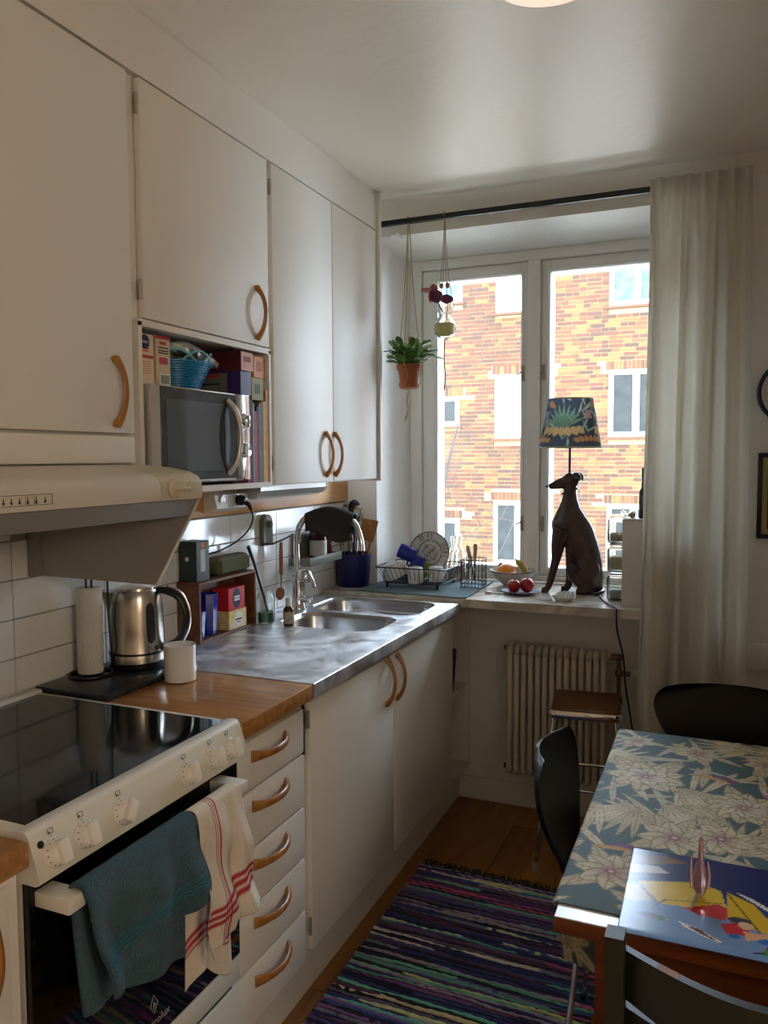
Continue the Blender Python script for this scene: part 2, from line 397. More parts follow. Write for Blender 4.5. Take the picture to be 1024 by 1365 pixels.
for (a, b, ga, gb) in ((.264, .768, .338, .736), (.828, 1.336, .868, 1.300)):
    s = MB(); sy0, sy1 = 3.615, 3.665
    s.rb(a, ga, sy0, sy1, .950, 2.360, .004); s.rb(gb, b, sy0, sy1, .950, 2.360, .004)
    s.rb(ga, gb, sy0, sy1, 2.307, 2.360, .004); s.rb(ga, gb, sy0, sy1, .950, .986, .004)
    so = wp('sash', s)
    wp('glazing_bead', bead(ga-.014, gb+.014, .974, 2.319, sy0-.006), None, so)
    o2 = MB(); o2.rb(ga-.03, ga+.004, sy1+.012, sy1+.04, .95, 2.35, .003); o2.rb(gb-.004, gb+.03, sy1+.012, sy1+.04, .95, 2.35, .003)
    o2.rb(ga+.004, gb-.004, sy1+.012, sy1+.04, 2.305, 2.35, .003); o2.rb(ga+.004, gb-.004, sy1+.012, sy1+.04, .95, .985, .003)
    wp('outer_sash', o2, None, so)
    part('pane', MB().box(ga, gb, 3.642, 3.646, .986, 2.307), m_pane, so, 0)
    hx = gb+.012 if a < .5 else a+.012
    for z in (1.185, 1.865):
        h = MB().rb(hx-.007, hx+.007, sy0-.006, sy0, z-.035, z+.035, .002, 1); h.cyl((hx, sy0-.012, z+.012), .007, .012, 12, 'y')
        h.tube([(hx, sy0-.014, z+.012), (hx+(-.018 if a < .5 else -.004), sy0-.018, z-.002), (hx+(-.03 if a < .5 else -.006), sy0-.02, z-.006)], .0035, 6)
        part('latch', h, mat('latch_brass', (170, 160, 140), .35, .7) if 'latch_brass' not in MATS else MATS['latch_brass'], so)
# marble sill
def marble(name, c1, c2, rough=.2, sc=3.0):
    m = mat(name, c1, rough); nt = m.node_tree; b = nt.nodes['Principled BSDF']; tc = nt.nodes.new('ShaderNodeTexCoord')
    n = nt.nodes.new('ShaderNodeTexNoise'); n.inputs['Scale'].default_value = sc; n.inputs['Detail'].default_value = 9; n.inputs['Distortion'].default_value = 2.2
    nt.links.new(tc.outputs['Object'], n.inputs[0])
    cr = nt.nodes.new('ShaderNodeValToRGB'); e = cr.color_ramp.elements
    e[0].position = .40; e[0].color = (*lin(*c1), 1); e[1].position = .62; e[1].color = (*lin(*c1), 1); q = e.new(.5); q.color = (*lin(*c2), 1)
    nt.links.new(n.outputs[0], cr.inputs[0]); nt.links.new(cr.outputs[0], b.inputs['Base Color']); return m
m_marble = marble('marble_sill', (214, 208, 194), (176, 168, 152))
sl = MB(); sl.prism([(.004, 3.05), (1.52, 3.05), (1.52, 3.296), (.004, 3.296)], 'z', .887, .92)
sl2 = MB(); sl2.prism([(.16, 3.296), (1.443, 3.296), (1.402, 3.602), (.204, 3.602)], 'z', .887, .92); sl.add(sl2.v, sl2.f)
one('window_sill', sl, m_marble, 'deep white marble window sill above the radiator, running on behind the sink', 'window sill', smooth=25)
# ================================================================ OUTSIDE
FYB = 15.0
m_mortar = mat('mortar', (112, 96, 60), .9, var=(3, .1))
def brickmat():
    m = bpy.data.materials.new('sunny_brick'); m.use_nodes = True; nt = m.node_tree; b = nt.nodes['Principled BSDF']; b.inputs['Roughness'].default_value = .9
    a = nt.nodes.new('ShaderNodeVertexColor'); a.layer_name = 'Col'; nt.links.new(a.outputs[0], b.inputs['Base Color']); return m
BR = [(52, 21, 6), (56, 24, 7), (48, 21, 7), (60, 32, 8), (57, 27, 8), (42, 20, 8), (68, 44, 11), (71, 50, 14), (63, 37, 9)]
BRM = [mat('brick_tone_%d' % i, c, .9, var=(9, .18)) for i, c in enumerate(BR)]
bld = thing('apartment_building', 'sunlit red and yellow brick apartment building outside the window', 'building', (-1.5, FYB, -3.5))
WINS = [(-.34, .80, 1.85, 3.05, 'two'), (-.35, .80, 4.18, 5.35, 'two'), (-2.445, -1.45, 1.85, 3.06, 'white_pane'), (-2.43, -1.45, 4.21, 5.35, 'white_pane'),
        (-3.62, -3.146, 2.106, 2.68, 'one'), (-3.62, -3.09, 4.475, 5.42, 'one'), (-2.465, -1.45, -.56, .67, 'one'), (-3.56, -3.14, -.72, .30, 'one'), (-.345, .80, -.62, .64, 'two')]
m_far = mat('brick_far', (58, 32, 14), .9, var=(20, .25))
part('mortar_wall', MB().box(-5.2, 2.4, FYB, FYB+.3, -1.8, 6.0), m_mortar, bld)
wf = MB(); wf.box(-9, -5.2, FYB-.008, FYB+.3, -3.5, 6.0); wf.box(2.4, 7, FYB-.008, FYB+.3, -3.5, 6.0); wf.box(-5.2, 2.4, FYB-.008, FYB+.3, -3.5, -1.8)
part('plain_brick_wall', wf, m_far, bld)
rnd = random.Random(3)
bricks = []
def hit(x0, x1, z0, z1):
    for (a, b, c, d, _) in WINS:
        if x1 > a-.0 and x0 < b+.0 and z1 > c-.0 and z0 < d+.0: return True
    return False
zz = -1.8; row = 0
while zz < 5.95:
    xx = -5.2+(.0 if row % 2 else -.13)-rnd.choice((0, .065))
    while xx < 2.4:
        L = .25 if rnd.random() < .62 else .12
        x0, x1 = max(xx, -5.2), min(xx+L, 2.4)
        if x1-x0 > .03:
            segs = [(x0, x1)]
            for (a, b, c, d, _) in WINS:
                if zz+.062 > c-.07 and zz < d+.01 or False:
                    ns = []
                    for s0, s1 in segs:
                        if s1 <= a or s0 >= b: ns.append((s0, s1)); continue
                        if s0 < a-.03: ns.append((s0, a-.006))
                        if s1 > b+.03: ns.append((b+.006, s1))
                    segs = ns
            for s0, s1 in segs: bricks.append((s0, s1, zz, zz+.063))
        xx += L+.012
    zz += .075; row += 1
# soldier courses over the windows
sold = []
for (a, b, c, d, _) in WINS:
    x = a-.05
    while x < b+.05: sold.append((x, x+.063, d+.012, d+.16)); x += .075
bricks = [q for q in bricks if not any(q[1] > a-.05 and q[0] < b+.06 and q[3] > d+.0 and q[2] < d+.165 for (a, b, c, d, _) in WINS)]
vis = lambda q: -3.75 < q[0] and q[1] < .45 and -.75 < q[2] < 5.3
pick = [q for q in sold if vis(q)] [:60]+[q for q in bricks if vis(q) and q[1]-q[0] > .24]
rnd.shuffle(pick); single = set(pick[:300])
bme = {}
def brick_mesh(w, h, mi):
    k = (round(w, 2), round(h, 2), mi)
    if k not in bme: bme[k] = mesh_of('brick', MB().box(-k[0]/2, k[0]/2, -.012, .01, -k[1]/2, k[1]/2), BRM[mi], (0, 0, 0), 0)
    return bme[k]
rest = {}
for q in bricks+sold:
    cx, cz = (q[0]+q[1])/2, (q[2]+q[3])/2
    t = math.sin(cx*1.9+cz*.8)+math.sin(cz*2.3-cx*.7)+rnd.uniform(-1.2, 1.2)
    fld = .24+.16*(math.sin(cx*1.9+cz*.8)+math.sin(cz*2.3-cx*.7))*.7
    mi = rnd.choice((6, 7, 8, 7)) if rnd.random() < fld else rnd.choice((0, 1, 2, 3, 4, 5, 1, 3))
    if q in single: share('brick', brick_mesh(q[1]-q[0], q[3]-q[2], mi), None, bld, (cx, FYB, cz))
    else: rest.setdefault(mi, MB()).box(q[0], q[1], FYB-.012-rnd.uniform(0, .003), FYB+.01, q[2], q[3])
for mi, mb in rest.items(): part('bricks', mb, BRM[mi], bld, 0, kind='stuff')
m_fwin = mat('far_window_white', (150, 148, 142), .5)
m_fpane = mat('far_window_pane', (30, 32, 30), .25, spec=.15, var=(5, .5))
m_fwhite = mat('far_window_white_pane', (160, 160, 158), .7)  # even white over the whole pane
m_fsky = mat('far_pane_sky_reflection', (34, 48, 68), .2, spec=.2, var=(6, .5, (60, 74, 90)))  # sky reflection put into the pane colour
for i, (a, b, c, d, t) in enumerate(WINS):
    w = part('window', MB().rb(a, a+.09, FYB-.03, FYB+.05, c, d, .006, 1).rb(b-.09, b, FYB-.03, FYB+.05, c, d, .006, 1).rb(a+.09, b-.09, FYB-.03, FYB+.05, d-.09, d, .006, 1).rb(a+.09, b-.09, FYB-.03, FYB+.05, c, c+.09, .006, 1), m_fwin, bld)
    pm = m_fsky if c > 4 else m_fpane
    if t == 'two':
        md = a+(b-a)*.42; part('window_mullion', MB().rb(md-.06, md+.06, FYB-.032, FYB+.05, c+.09, d-.09, .006, 1), m_fwin, w)
        for p0, p1 in ((a+.09, md-.06), (md+.06, b-.09)): part('pane', MB().box(p0, p1, FYB-.002, FYB+.004, c+.09, d-.09), pm, w)
    elif t == 'white_pane':
        part('pane', MB().box(a+.09, b-.09, FYB-.002, FYB+.004, c+.09, d-.09), m_fwhite, w, label='plain white pane')
    else:
        part('pane', MB().box(a+.09, b-.09 if b-a < .7 else a+.42, FYB-.002, FYB+.004, c+.09, d-.09), pm, w)
        if b-a > .7:
            part('window_mullion', MB().rb(a+.42, a+.56, FYB-.032, FYB+.05, c+.09, d-.09, .006, 1), m_fwin, w)
            part('pane', MB().box(a+.56, b-.09, FYB-.002, FYB+.004, c+.09, d-.09), pm, w)
    part('window_ledge', MB().rb(a-.05, b+.05, FYB-.07, FYB+.02, c-.05, c-.002, .006, 1), BRM[3], w)
struct('ground', MB().box(-14, 16, 3.76, 15.3, -4.0, -3.8), mat('courtyard_ground', (196, 190, 176), .95, var=(2, .3)))
tree = thing('bare_tree', 'bare leafless tree with thin twigs between the window and the brick building', 'tree', (-1.75, 9, -3.8))
m_bark = mat('bark', (38, 28, 20), .9)
part('trunk', MB().tube(spline([(-1.95, 9.0, -3.8), (-1.9, 9.0, -1.8), (-1.78, 9, -.6), (-1.62, 9, .3), (-1.5, 9, .9), (-1.42, 9.05, 1.4), (-1.3, 9.1, 1.9)], 6), [.09*(1-i/40) for i in range(37)], 7), m_bark, tree)
BRN = [[(-1.6, 9, .25), (-1.26, 9, .474), (-1.0, 9, .686), (-.78, 9, .779), (-.56, 9.02, .742), (-.2, 9.1, .64), (.2, 9.2, .6)],
       [(-1.66, 9, .9), (-1.53, 9, 1.064), (-1.324, 9, 1.155), (-1.123, 9, 1.227), (-.95, 9.1, 1.3)],
       [(-1.6, 9, 1.05), (-1.53, 9, 1.225), (-1.37, 9, 1.49), (-1.325, 9, 1.666), (-1.2, 9.1, 1.95)],
       [(-1.55, 9, .75), (-1.464, 9, .869), (-1.186, 9, .981), (-1.004, 9, 1.01), (-.8, 8.95, 1.1)],
       [(-.84, 9, .76), (-.869, 9, .83), (-1.0, 9, .949), (-1.12, 8.9, 1.06)],
       [(-1.53, 9, .4), (-1.53, 9, .509), (-1.445, 9, .78), (-1.408, 9, 1.048), (-1.3, 9, 1.3), (-1.233, 9, 1.472)],
       [(-.75, 9, .78), (-.66, 9.02, .98), (-.5, 9.05, 1.2)], [(-.6, 9, .75), (-.7, 8.95, .5), (-.85, 8.9, .2)],
       [(-1.4, 8.98, 1.12), (-1.25, 8.9, 1.0), (-1.1, 8.8, .82)], [(-1.0, 9, .69), (-1.05, 8.9, .85), (-1.3, 8.85, .95)]]
for b in BRN:
    p = spline(b, 5); part('branch', MB().tube(p, [.0075*(1-.7*i/len(p)) for i in range(len(p))], 5), m_bark, tree)
# ================================================================ CABINETS
def bow(p0, p1, out, w=.0075, th=.0065, flare=1.7):
    """bow handle from p0 to p1 bulging along out"""
    p0 = Vector(p0); p1 = Vector(p1); out = Vector(out); d = p1-p0; pts = []; rs = []
    n = 14
    for i in range(n+1):
        t = i/n; h = math.sin(PI*t)**.55; pts.append(p0+d*(.035+.93*t)+out*(.004+h*.9)*1.0); e = abs(2*t-1); rs.append(w*(1+(flare-1)*e**5))
    a = MB(); q = out.normalized()
    pts = [p0+out*.0]+pts[1:-1]+[p1+out*.0]
    a.tube(pts, rs, 10, flat=(.75, 1.15, q)); return a
OUT = Vector((.034, 0, 0))
def hinge(x, y, z): return MB().cyl((x, y, z-.024), .0042, .048, 10).cyl((x, y, z-.002), .005, .004, 10)
XU = .2726
def door(parent, y0, y1, z0, z1, x, th=.019):
    return part('door', MB().rb(x-th, x, y0, y1, z0, z1, .003), m_cab, parent)
# --- wall cupboards
def ucab(y0, y1, label):
    return thing('wall_cupboard', label, 'cupboard', (.13, (y0+y1)/2, 1.396))
BX = XU-.021
ua = ucab(.55, 1.58, 'cream wall cupboard over the cooker hood with one tall flush door')
part('body', MB().box(.004, BX, .55, 1.583, 1.473, 2.43), m_cab, ua)
d = door(ua, .58, 1.563, 1.547, 2.402, XU); part('handle', bow((XU, 1.500, 1.565), (XU, 1.500, 1.722), OUT), m_handle, d, label='bow-shaped wooden handle')
part('lower_panel', MB().rb(BX, XU, .58, 1.563, 1.476, 1.540, .003), m_cab, ua)
ub = ucab(1.585, 2.205, 'cream wall cupboard with a single door above the open microwave niche')
b = MB(); b.box(.004, BX, 1.585, 2.205, 1.822, 2.43); b.box(.004, XU-.002, 1.585, 1.599, 1.396, 1.822); b.box(.004, XU-.002, 2.196, 2.207, 1.396, 1.822)
b.box(.004, XU-.002, 1.599, 2.196, 1.396, 1.412); b.box(.004, .012, 1.599, 2.196, 1.412, 1.822); b.box(BX, XU-.002, 1.5845, 2.207, 1.812, 1.8285)
part('body', b, m_cab, ub)
d = door(ub, 1.606, 2.197, 1.832, 2.405, XU); part('handle', bow((XU, 2.128, 1.850), (XU, 2.128, 2.005), OUT), m_handle, d, label='bow-shaped wooden handle')
for z in (1.90, 2.34): part('hinge', hinge(XU-.002, 1.596, z), m_hinge, d)
uc = ucab(2.209, 3.05, 'cream two-door wall cupboard beside the window')
part('body', MB().box(.004, BX, 2.209, 3.05, 1.398, 2.43), m_cab, uc)
d = door(uc, 2.222, 2.640, 1.402, 2.405, XU); part('handle', bow((XU, 2.578, 1.423), (XU, 2.578, 1.578), OUT), m_handle, d, label='bow-shaped wooden handle')
for z in (1.47, 2.33): part('hinge', hinge(XU-.002, 2.213, z), m_hinge, d)
d = door(uc, 2.645, 3.044, 1.402, 2.405, XU); part('handle', bow((XU, 2.640+.012, 1.423), (XU, 2.640+.012, 1.578), OUT), m_handle, d, label='bow-shaped wooden handle')
part('side_panel', MB().rb(.004, XU+.012, 3.0505, 3.072, 1.392, ZC-.003, .002), m_cab, uc)
one('soffit_panel', MB().prism([(.004, 2.432), (BX+.001, 2.432), (BX+.001, 2.4095), (XU-.001, 2.4095), (XU-.001, ZC-.001), (.004, ZC-.001)], 'y', .55, 3.0485), m_cab, 'cream boxed-in soffit between wall cupboards and ceiling', 'soffit')
# --- base units
XD = .60
pl = MB().box(.05, .55, 1.476, 3.282, 0, .15)
one('plinth', pl, m_cab, 'recessed cream plinth under drawers and sink cupboard', 'plinth')
dr = thing('drawer_unit', 'narrow cream base unit of five drawers with wooden bow handles', 'drawers', (.3, 1.64, .15))
part('body', MB().box(.01, XD-.019, 1.478, 1.815, .152, .860), m_cab, dr)
for z0, z1, hz in ((.722, .837, .823), (.581, .716, .709), (.442, .575, .571), (.300, .436, .433), (.156, .294, .291)):
    d = part('drawer', MB().rb(XD-.019, XD, 1.487, 1.796, z0, z1, .003), m_cab, dr)
    hh = (z0+z1)/2+.018 if z0 > .7 else (z0+z1)/2+.03
    part('handle', bow((XD, 1.545, hh), (XD, 1.70, hh), OUT), m_handle, d, label='bow-shaped wooden handle')
skc = thing('sink_cupboard', 'cream sink cupboard with two large doors and tall wooden bow handles', 'cupboard', (.3, 2.42, .15))
part('body', MB().box(.01, .03, 1.817, 3.030, .152, .70).box(.03, XD-.019, 1.817, 1.84, .152, .858).box(.03, XD-.019, 3.01, 3.030, .152, .858).box(.03, XD-.019, 1.84, 3.01, .152, .17).box(XD-.04, XD-.019, 1.817, 3.03, .70, .8625).box(XD-.038, XD-.019, 2.40, 2.43, .17, .70), m_cab, skc)
d = door(skc, 1.832, 2.412, .163, .841, XD); part('handle', bow((XD, 2.352, .686), (XD, 2.352, .84), OUT), m_handle, d, label='bow-shaped wooden handle')
for z in (.235, .80): part('hinge', hinge(XD-.002, 1.823, z), m_hinge, d)
d = door(skc, 2.418, 3.028, .163, .841, XD); part('handle', bow((XD, 2.440, .682), (XD, 2.440, .835), OUT), m_handle, d, label='bow-shaped wooden handle')
osf = thing('open_shelf', 'cream open corner shelf between sink cupboard and window wall', 'shelf', (.3, 3.16, .15))
part('body', MB().box(.01, .03, 3.034, 3.290, .152, .884).box(.03, XD-.002, 3.034, 3.048, .152, .884).box(.03, XD-.002, 3.272, 3.285, .152, .884).box(.03, XD-.002, 3.048, 3.272, .152, .168), m_cab, osf)
part('shelf_board', MB().box(.03, XD-.012, 3.048, 3.272, .50, .516), m_cab, osf)
bk = MB().rb(.42, .57, 3.075, 3.10, .517, .70, .002); rotm = Matrix.Translation((.5, 3.09, .517)) @ Matrix.Rotation(math.radians(-14), 4, 'X') @ Matrix.Translation((-.5, -3.09, -.517))
one('book', MB().rb(.40, .575, 3.115, 3.135, .522, .70, .002).xf(rotm), mat('dark_book', (50, 40, 62), .6), 'dark book leaning on the open shelf beside the sink cupboard', 'book')
wt = one('worktop', MB().rb(.002, .625, 1.472, 1.801, .862, .902, .003), m_teak, 'teak wood worktop over the drawers between stove and steel sink', 'worktop')
lw = one('worktop', MB().rb(.002, .625, -.4, .881, .862, .902, .003), m_teak, 'teak worktop end on the far side of the stove from the sink', 'worktop')
lu = thing('base_cupboard', 'cream base cupboard at the stove end away from the window', 'cupboard', (.3, .3, 0))
part('body', MB().box(.01, XD-.004, -.4, .880, .10, .86), m_cab, lu); part('kick_board', MB().box(.05, .54, -.4, .880, 0, .10), m_cab, lu)
d = door(lu, .25, .862, .163, .838, XD); part('handle', bow((XD, .815, .672), (XD, .815, .83), OUT), m_handle, d, label='bow-shaped wooden handle')
d = door(lu, -.38, .244, .163, .838, XD)
# --- steel sink top
def rrect(x0, x1, y0, y1, r, n=6):
    pts = []
    for cx, cy, a0 in ((x1-r, y1-r, 0), (x0+r, y1-r, PI/2), (x0+r, y0+r, PI), (x1-r, y0+r, 1.5*PI)):
        for i in range(n+1): a = a0+PI/2*i/n; pts.append((cx+r*math.cos(a), cy+r*math.sin(a)))
    return pts
SZ = .9035
bowls = [(.135, .525, 2.415, 2.685, .165), (.095, .555, 2.725, 3.02, .18)]
def flat_with_holes(outer, holes, z):
    bm = bmesh.new(); ed = []
    for loop in [outer]+holes:
        vs = [bm.verts.new((p[0], p[1], z)) for p in loop]
        for i in range(len(vs)): ed.append(bm.edges.new((vs[i], vs[(i+1) % len(vs)])))
    bmesh.ops.triangle_fill(bm, use_beauty=True, use_dissolve=False, edges=ed)
    return bm
def steelmat():
    m = mat('worn_steel_with_reflections', (205, 208, 212), .2, 1); nt = m.node_tree; b = nt.nodes['Principled BSDF']; tc = nt.nodes.new('ShaderNodeTexCoord')
    n = nt.nodes.new('ShaderNodeTexNoise'); n.inputs['Scale'].default_value = 7; n.inputs['Detail'].default_value = 7; n.inputs['Distortion'].default_value = 1.6
    nt.links.new(tc.outputs['Object'], n.inputs[0])
    cr = nt.nodes.new('ShaderNodeValToRGB'); cr.color_ramp.elements[0].position = .35; cr.color_ramp.elements[0].color = (.30, .30, .30, 1); cr.color_ramp.elements[1].position = .65; cr.color_ramp.elements[1].color = (.56, .56, .56, 1)
    nt.links.new(n.outputs[0], cr.inputs[0]); nt.links.new(cr.outputs[0], b.inputs['Roughness'])
    c2 = nt.nodes.new('ShaderNodeValToRGB'); c2.color_ramp.elements[0].position = .38; c2.color_ramp.elements[0].color = (.55, .56, .58, 1); c2.color_ramp.elements[1].position = .6; c2.color_ramp.elements[1].color = (.96, .96, .97, 1)  # streaky bright reflections put into the base colour
    n2 = nt.nodes.new('ShaderNodeTexNoise'); n2.inputs['Scale'].default_value = 4.5; n2.inputs['Detail'].default_value = 9; n2.inputs['Distortion'].default_value = 2.5; nt.links.new(tc.outputs['Object'], n2.inputs[0])
    nt.links.new(n2.outputs[0], c2.inputs[0]); nt.links.new(c2.outputs[0], b.inputs['Base Color'])
    bp = nt.nodes.new('ShaderNodeBump'); bp.inputs['Strength'].default_value = .12; bp.inputs['Distance'].default_value = .004; nt.links.new(n.outputs[0], bp.inputs['Height']); nt.links.new(bp.outputs[0], b.inputs['Normal'])
    return m
m_sink = steelmat()
snk = thing('kitchen_sink', 'stainless steel sink top with drainboard and two rounded bowls', 'sink', (.32, 2.4, .865))
holes = [rrect(a, b, c, d, .075) for a, b, c, d, _ in bowls]
outer = [(.003, 1.8035), (.6255, 1.8035), (.6255, 3.046), (.003, 3.046)]
s = MB().bm(flat_with_holes(outer, [h[::-1] for h in holes], SZ))
s.add([(.6255, 1.8035, SZ), (.6255, 3.046, SZ), (.6272, 3.046, SZ-.0006), (.6272, 1.8035, SZ-.0006), (.628, 1.8035, SZ-.0025), (.628, 3.046, SZ-.0025), (.628, 1.8035, .866), (.628, 3.046, .866)], [(0, 1, 2, 3), (3, 2, 5, 4), (4, 5, 7, 6)])
s.add([(.003, 1.8035, SZ), (.628, 1.8035, SZ), (.628, 1.8035, .866), (.003, 1.8035, .866)], [(0, 1, 2, 3)])
part('drainboard', s, m_sink, snk, 50)
for a, b, c, d, dep in bowls:
    mb = MB(); rings = []
    for k, (ins, z, r) in enumerate(((0, SZ, .075), (.004, SZ-.004, .073), (.008, SZ-.02, .07), (.016, SZ-dep+.03, .065), (.028, SZ-dep+.008, .06), (.055, SZ-dep, .05), (.12, SZ-dep-.003, .02))):
        rings.append([(p[0], p[1], z) for p in rrect(a+ins, b-ins, c+ins, d-ins, r)])
    n = len(rings[0]); vs = [p for r in rings for p in r]; fs = [(k*n+i, (k+1)*n+i, (k+1)*n+(i+1) % n, k*n+(i+1) % n) for k in range(len(rings)-1) for i in range(n)]
    fs.append(tuple((len(rings)-1)*n+i for i in range(n)))
    mb.add(vs, fs); bo = part('bowl', mb, m_steel, snk, 60)
    part('drain', MB().lathe([(.0, 0), (.03, 0), (.034, .003), (.038, .001)], ((a+b)/2, (c+d)/2, SZ-dep-.002), 20), m_chrome, bo)
# rim line at the drainboard edge
None and part('rim', MB().tube([(.02, 1.812, SZ+.0002), (.600, 1.812, SZ+.0002), (.600, 3.03, SZ+.0002)], .0012, 6), m_steel, snk)
# ================================================================ COOKER HOOD
hd = thing('cooker_hood', 'cream cooker hood with rounded front and rotary knob above the stove', 'cooker hood', (.25, 1.2, 1.19))
m_hood = mat('hood_cream', (216, 209, 196), .32); m_hoodp = mat('hood_knob_panel', (208, 200, 172), .35); m_hoodg = mat('hood_grey_metal', (150, 146, 138), .45, .2)
m_hoodd = mat('hood_inner_grey', (160, 156, 148), .5)
HY0, HY1 = .90, 1.508
prof = [(.02, 1.472), (.30, 1.472), (.36, 1.471), (.42, 1.466), (.47, 1.457), (.495, 1.446), (.503, 1.434), (.505, 1.41), (.503, 1.397), (.02, 1.397)]
part('canopy', MB().prism(prof, 'y', HY0, 1.365), m_hood, hd, 50)
kp = part('knob_panel', MB().prism(prof, 'y', 1.3665, HY1), m_hoodp, hd, 50)
part('front_band', MB().prism([(.02, 1.396), (.497, 1.396), (.478, 1.358), (.02, 1.358)], 'y', HY0, HY1-.012), m_hoodg, hd)
def endp(y0, y1): return MB().prism([(.004, 1.395), (.499, 1.395), (.377, 1.192), (.004, 1.196)], 'y', y0, y1)
part('end_panel', endp(1.497, 1.503), m_hoodd, hd); part('end_panel', endp(.905, .911), m_hoodd, hd)
part('bright_edge', MB().tube([(.500, 1.500, 1.393), (.378, 1.500, 1.192)], .0035, 8), m_white, hd)
part('bright_edge', MB().tube([(.500, .908, 1.393), (.378, .908, 1.192)], .0035, 8), m_white, hd)
part('wall_flange', MB().rb(.004, .03, 1.474, 1.497, 1.196, 1.356, .001, 1).cyl((.031, 1.486, 1.225), .004, .003, 10, 'x'), m_hoodg, hd)
k = part('knob', MB().lathe([(.021, 0), (.021, .006), (.017, .010), (.016, .016), (0, .017)], (.5045, 1.405, 1.422), 24, 'x').rb(.512, .528, 1.390, 1.438, 1.4175, 1.4265, .003), m_hoodp, kp)
part('button', MB().lathe([(.013, 0), (.013, .003), (.011, .005), (0, .005)], (.5045, 1.468, 1.425), 20, 'x'), m_hoodp, kp)
lb = part('label_strip', MB().rb(.5045, .5056, .90, 1.066, 1.4075, 1.4255, .0003, 1), m_hood, hd)
dk = mat('print_dark', (62, 52, 42), .7)
b = MB(); xs = .5057
for (y0, y1, z0, z1) in ((.90, 1.066, 1.4072, 1.4080), (.90, 1.066, 1.4250, 1.4258), (1.0655, 1.0665, 1.4072, 1.4258)): b.box(xs-.0003, xs+.0004, y0, y1, z0, z1)
part('print_frame', b, dk, lb)
for i, y in enumerate((.962, .978, .995, 1.012, 1.030, 1.050)):
    q = MB().box(xs-.0003, xs+.0004, y-.0022, y+.0022, 1.4105, 1.4150); q.box(xs-.0003, xs+.0004, y-.0009, y+.0009, 1.4150, 1.4205)
    if i in (3, 4): q.box(xs-.0003, xs+.0003, y-.005, y-.0044, 1.410, 1.422).box(xs-.0003, xs+.0003, y-.005, y+.005, 1.4095, 1.4102).box(xs-.0003, xs+.0003, y-.003, y+.004, 1.4215, 1.4222)
    part('pictogram', q, dk, lb)
# ================================================================ STOVE
SY0, SY1 = .886, 1.470
st = thing('stove', 'white free-standing stove with black glass hob, six knobs and black oven door', 'stove', (.33, 1.17, 0))
part('body', MB().box(.02, .598, SY0+.002, SY1-.002, .05, .880), m_enamel, st)
part('foot_base', MB().box(.04, .56, SY0+.01, SY1-.01, 0, .05), m_black, st)
part('hob_frame', MB().rb(.012, .610, SY0, SY1, .880, .9075, .004), m_enamel, st)
part('hob_glass', MB().rb(.045, .588, .912, 1.456, .900, .9085, .001, 1), m_blackg, st)
part('hob_rear_rim', MB().rb(.014, .044, SY0, SY1, .905, .917, .004), m_enamel, st)
cp = part('control_panel', MB().prism([(.585, .9085), (.602, .912), (.612, .910), (.619, .902), (.6385, .839), (.637, .832), (.630, .829), (.58, .829)], 'y', SY0-.001, SY1+.001), m_enamel, st, 50)
m_knob = mat('knob_cream', (238, 234, 222), .35)
nrm = Vector((.955, 0, .296)).normalized(); tilt = Vector((0, 0, 1)).rotation_difference(nrm).to_matrix()
for i, y in enumerate((.926, .990, 1.080, 1.266, 1.352, 1.414)):
    c = Vector((.6300, y, .8665))
    kb = part('knob', MB().lathe([(.0235, 0), (.0235, .004), (.021, .008), (.0185, .016), (.017, .018), (0, .018)], c, 28, 'z', rot=tilt), m_knob, cp)
    R = tilt.to_4x4(); R.translation = c+nrm*.013
    a = Matrix.Rotation(math.radians(0 if i != 2 else -40), 4, 'Z')
    part('grip', MB().rb(-.0195, .0195, -.010, .010, 0, .015, .004).xf(R @ a), m_knob, kb)
    tk = MB()
    for t in range(11):
        an = PI*.25+PI*1.5*t/10+PI*.0; p = Vector((math.cos(an+PI)*.0, 0, 0)); p = Vector((math.cos(an-PI/4+PI/2+PI/4)*.0208, math.sin(an-PI/4+PI/2+PI/4)*.0208, .0078))
        e = tilt @ p+c; tk.ell(e, (.0013, .0013, .0013), 6, 4)
    part('tick_mark', tk, dk, kb)
    ic = MB(); R2 = tilt.to_4x4(); R2.translation = c+tilt @ Vector((-.0335, 0, .0008))
    for (x0, x1, y0, y1) in ((-.0045, .0045, -.0055, -.0047), (-.0045, .0045, .0047, .0055), (-.0045, -.0037, -.0055, .0055), (.0037, .0045, -.0055, .0055)): ic.box(x0, x1, y0, y1, 0, .0004)
    ic.box(.0005, .003, -.004, -.001, 0, .0004); ic.box(.0075, .0095, -.0006, .0006, 0, .0004)
    part('pictogram', ic.xf(R2), dk, cp)
part('indicator_lamp', MB().lathe([(.006, 0), (.006, .002), (0, .004)], Vector((.6235, .903, .887)), 14, 'z', rot=tilt), m_black, cp)
od = part('oven_door', MB().rb(.598, .612, SY0+.002, SY1-.003, .376, .828, .002), m_blackg, st)
m_logo = mat('logo_print', (170, 166, 156), .4)
lg = frame_m((.6126, 1.172, .412), (0, 1, 0), (0, 0, 1))
part('lettering', text_mb('Electrolux', .022, lg, .0003), m_logo, od)
em = MB().tube([(.6126, y, z) for y, z in [(1.172, .466), (1.183, .448), (1.172, .430), (1.161, .448)]], .0009, 5, closed=True)
em.prism([(1.169, .438), (1.176, .448), (1.171, .453)], 'x', .6123, .613); part('emblem', em, m_logo, od)
hb = part('oven_handle', MB().rb(.663, .6825, SY0+.018, SY1-.076, .789, .811, .003), m_white, st)
part('handle_bracket', MB().rb(.612, .6835, SY0+.012, SY0+.050, .787, .8125, .003), m_white, hb); part('handle_bracket', MB().rb(.612, .6835, SY1-.108, SY1-.070, .787, .8125, .003), m_white, hb)
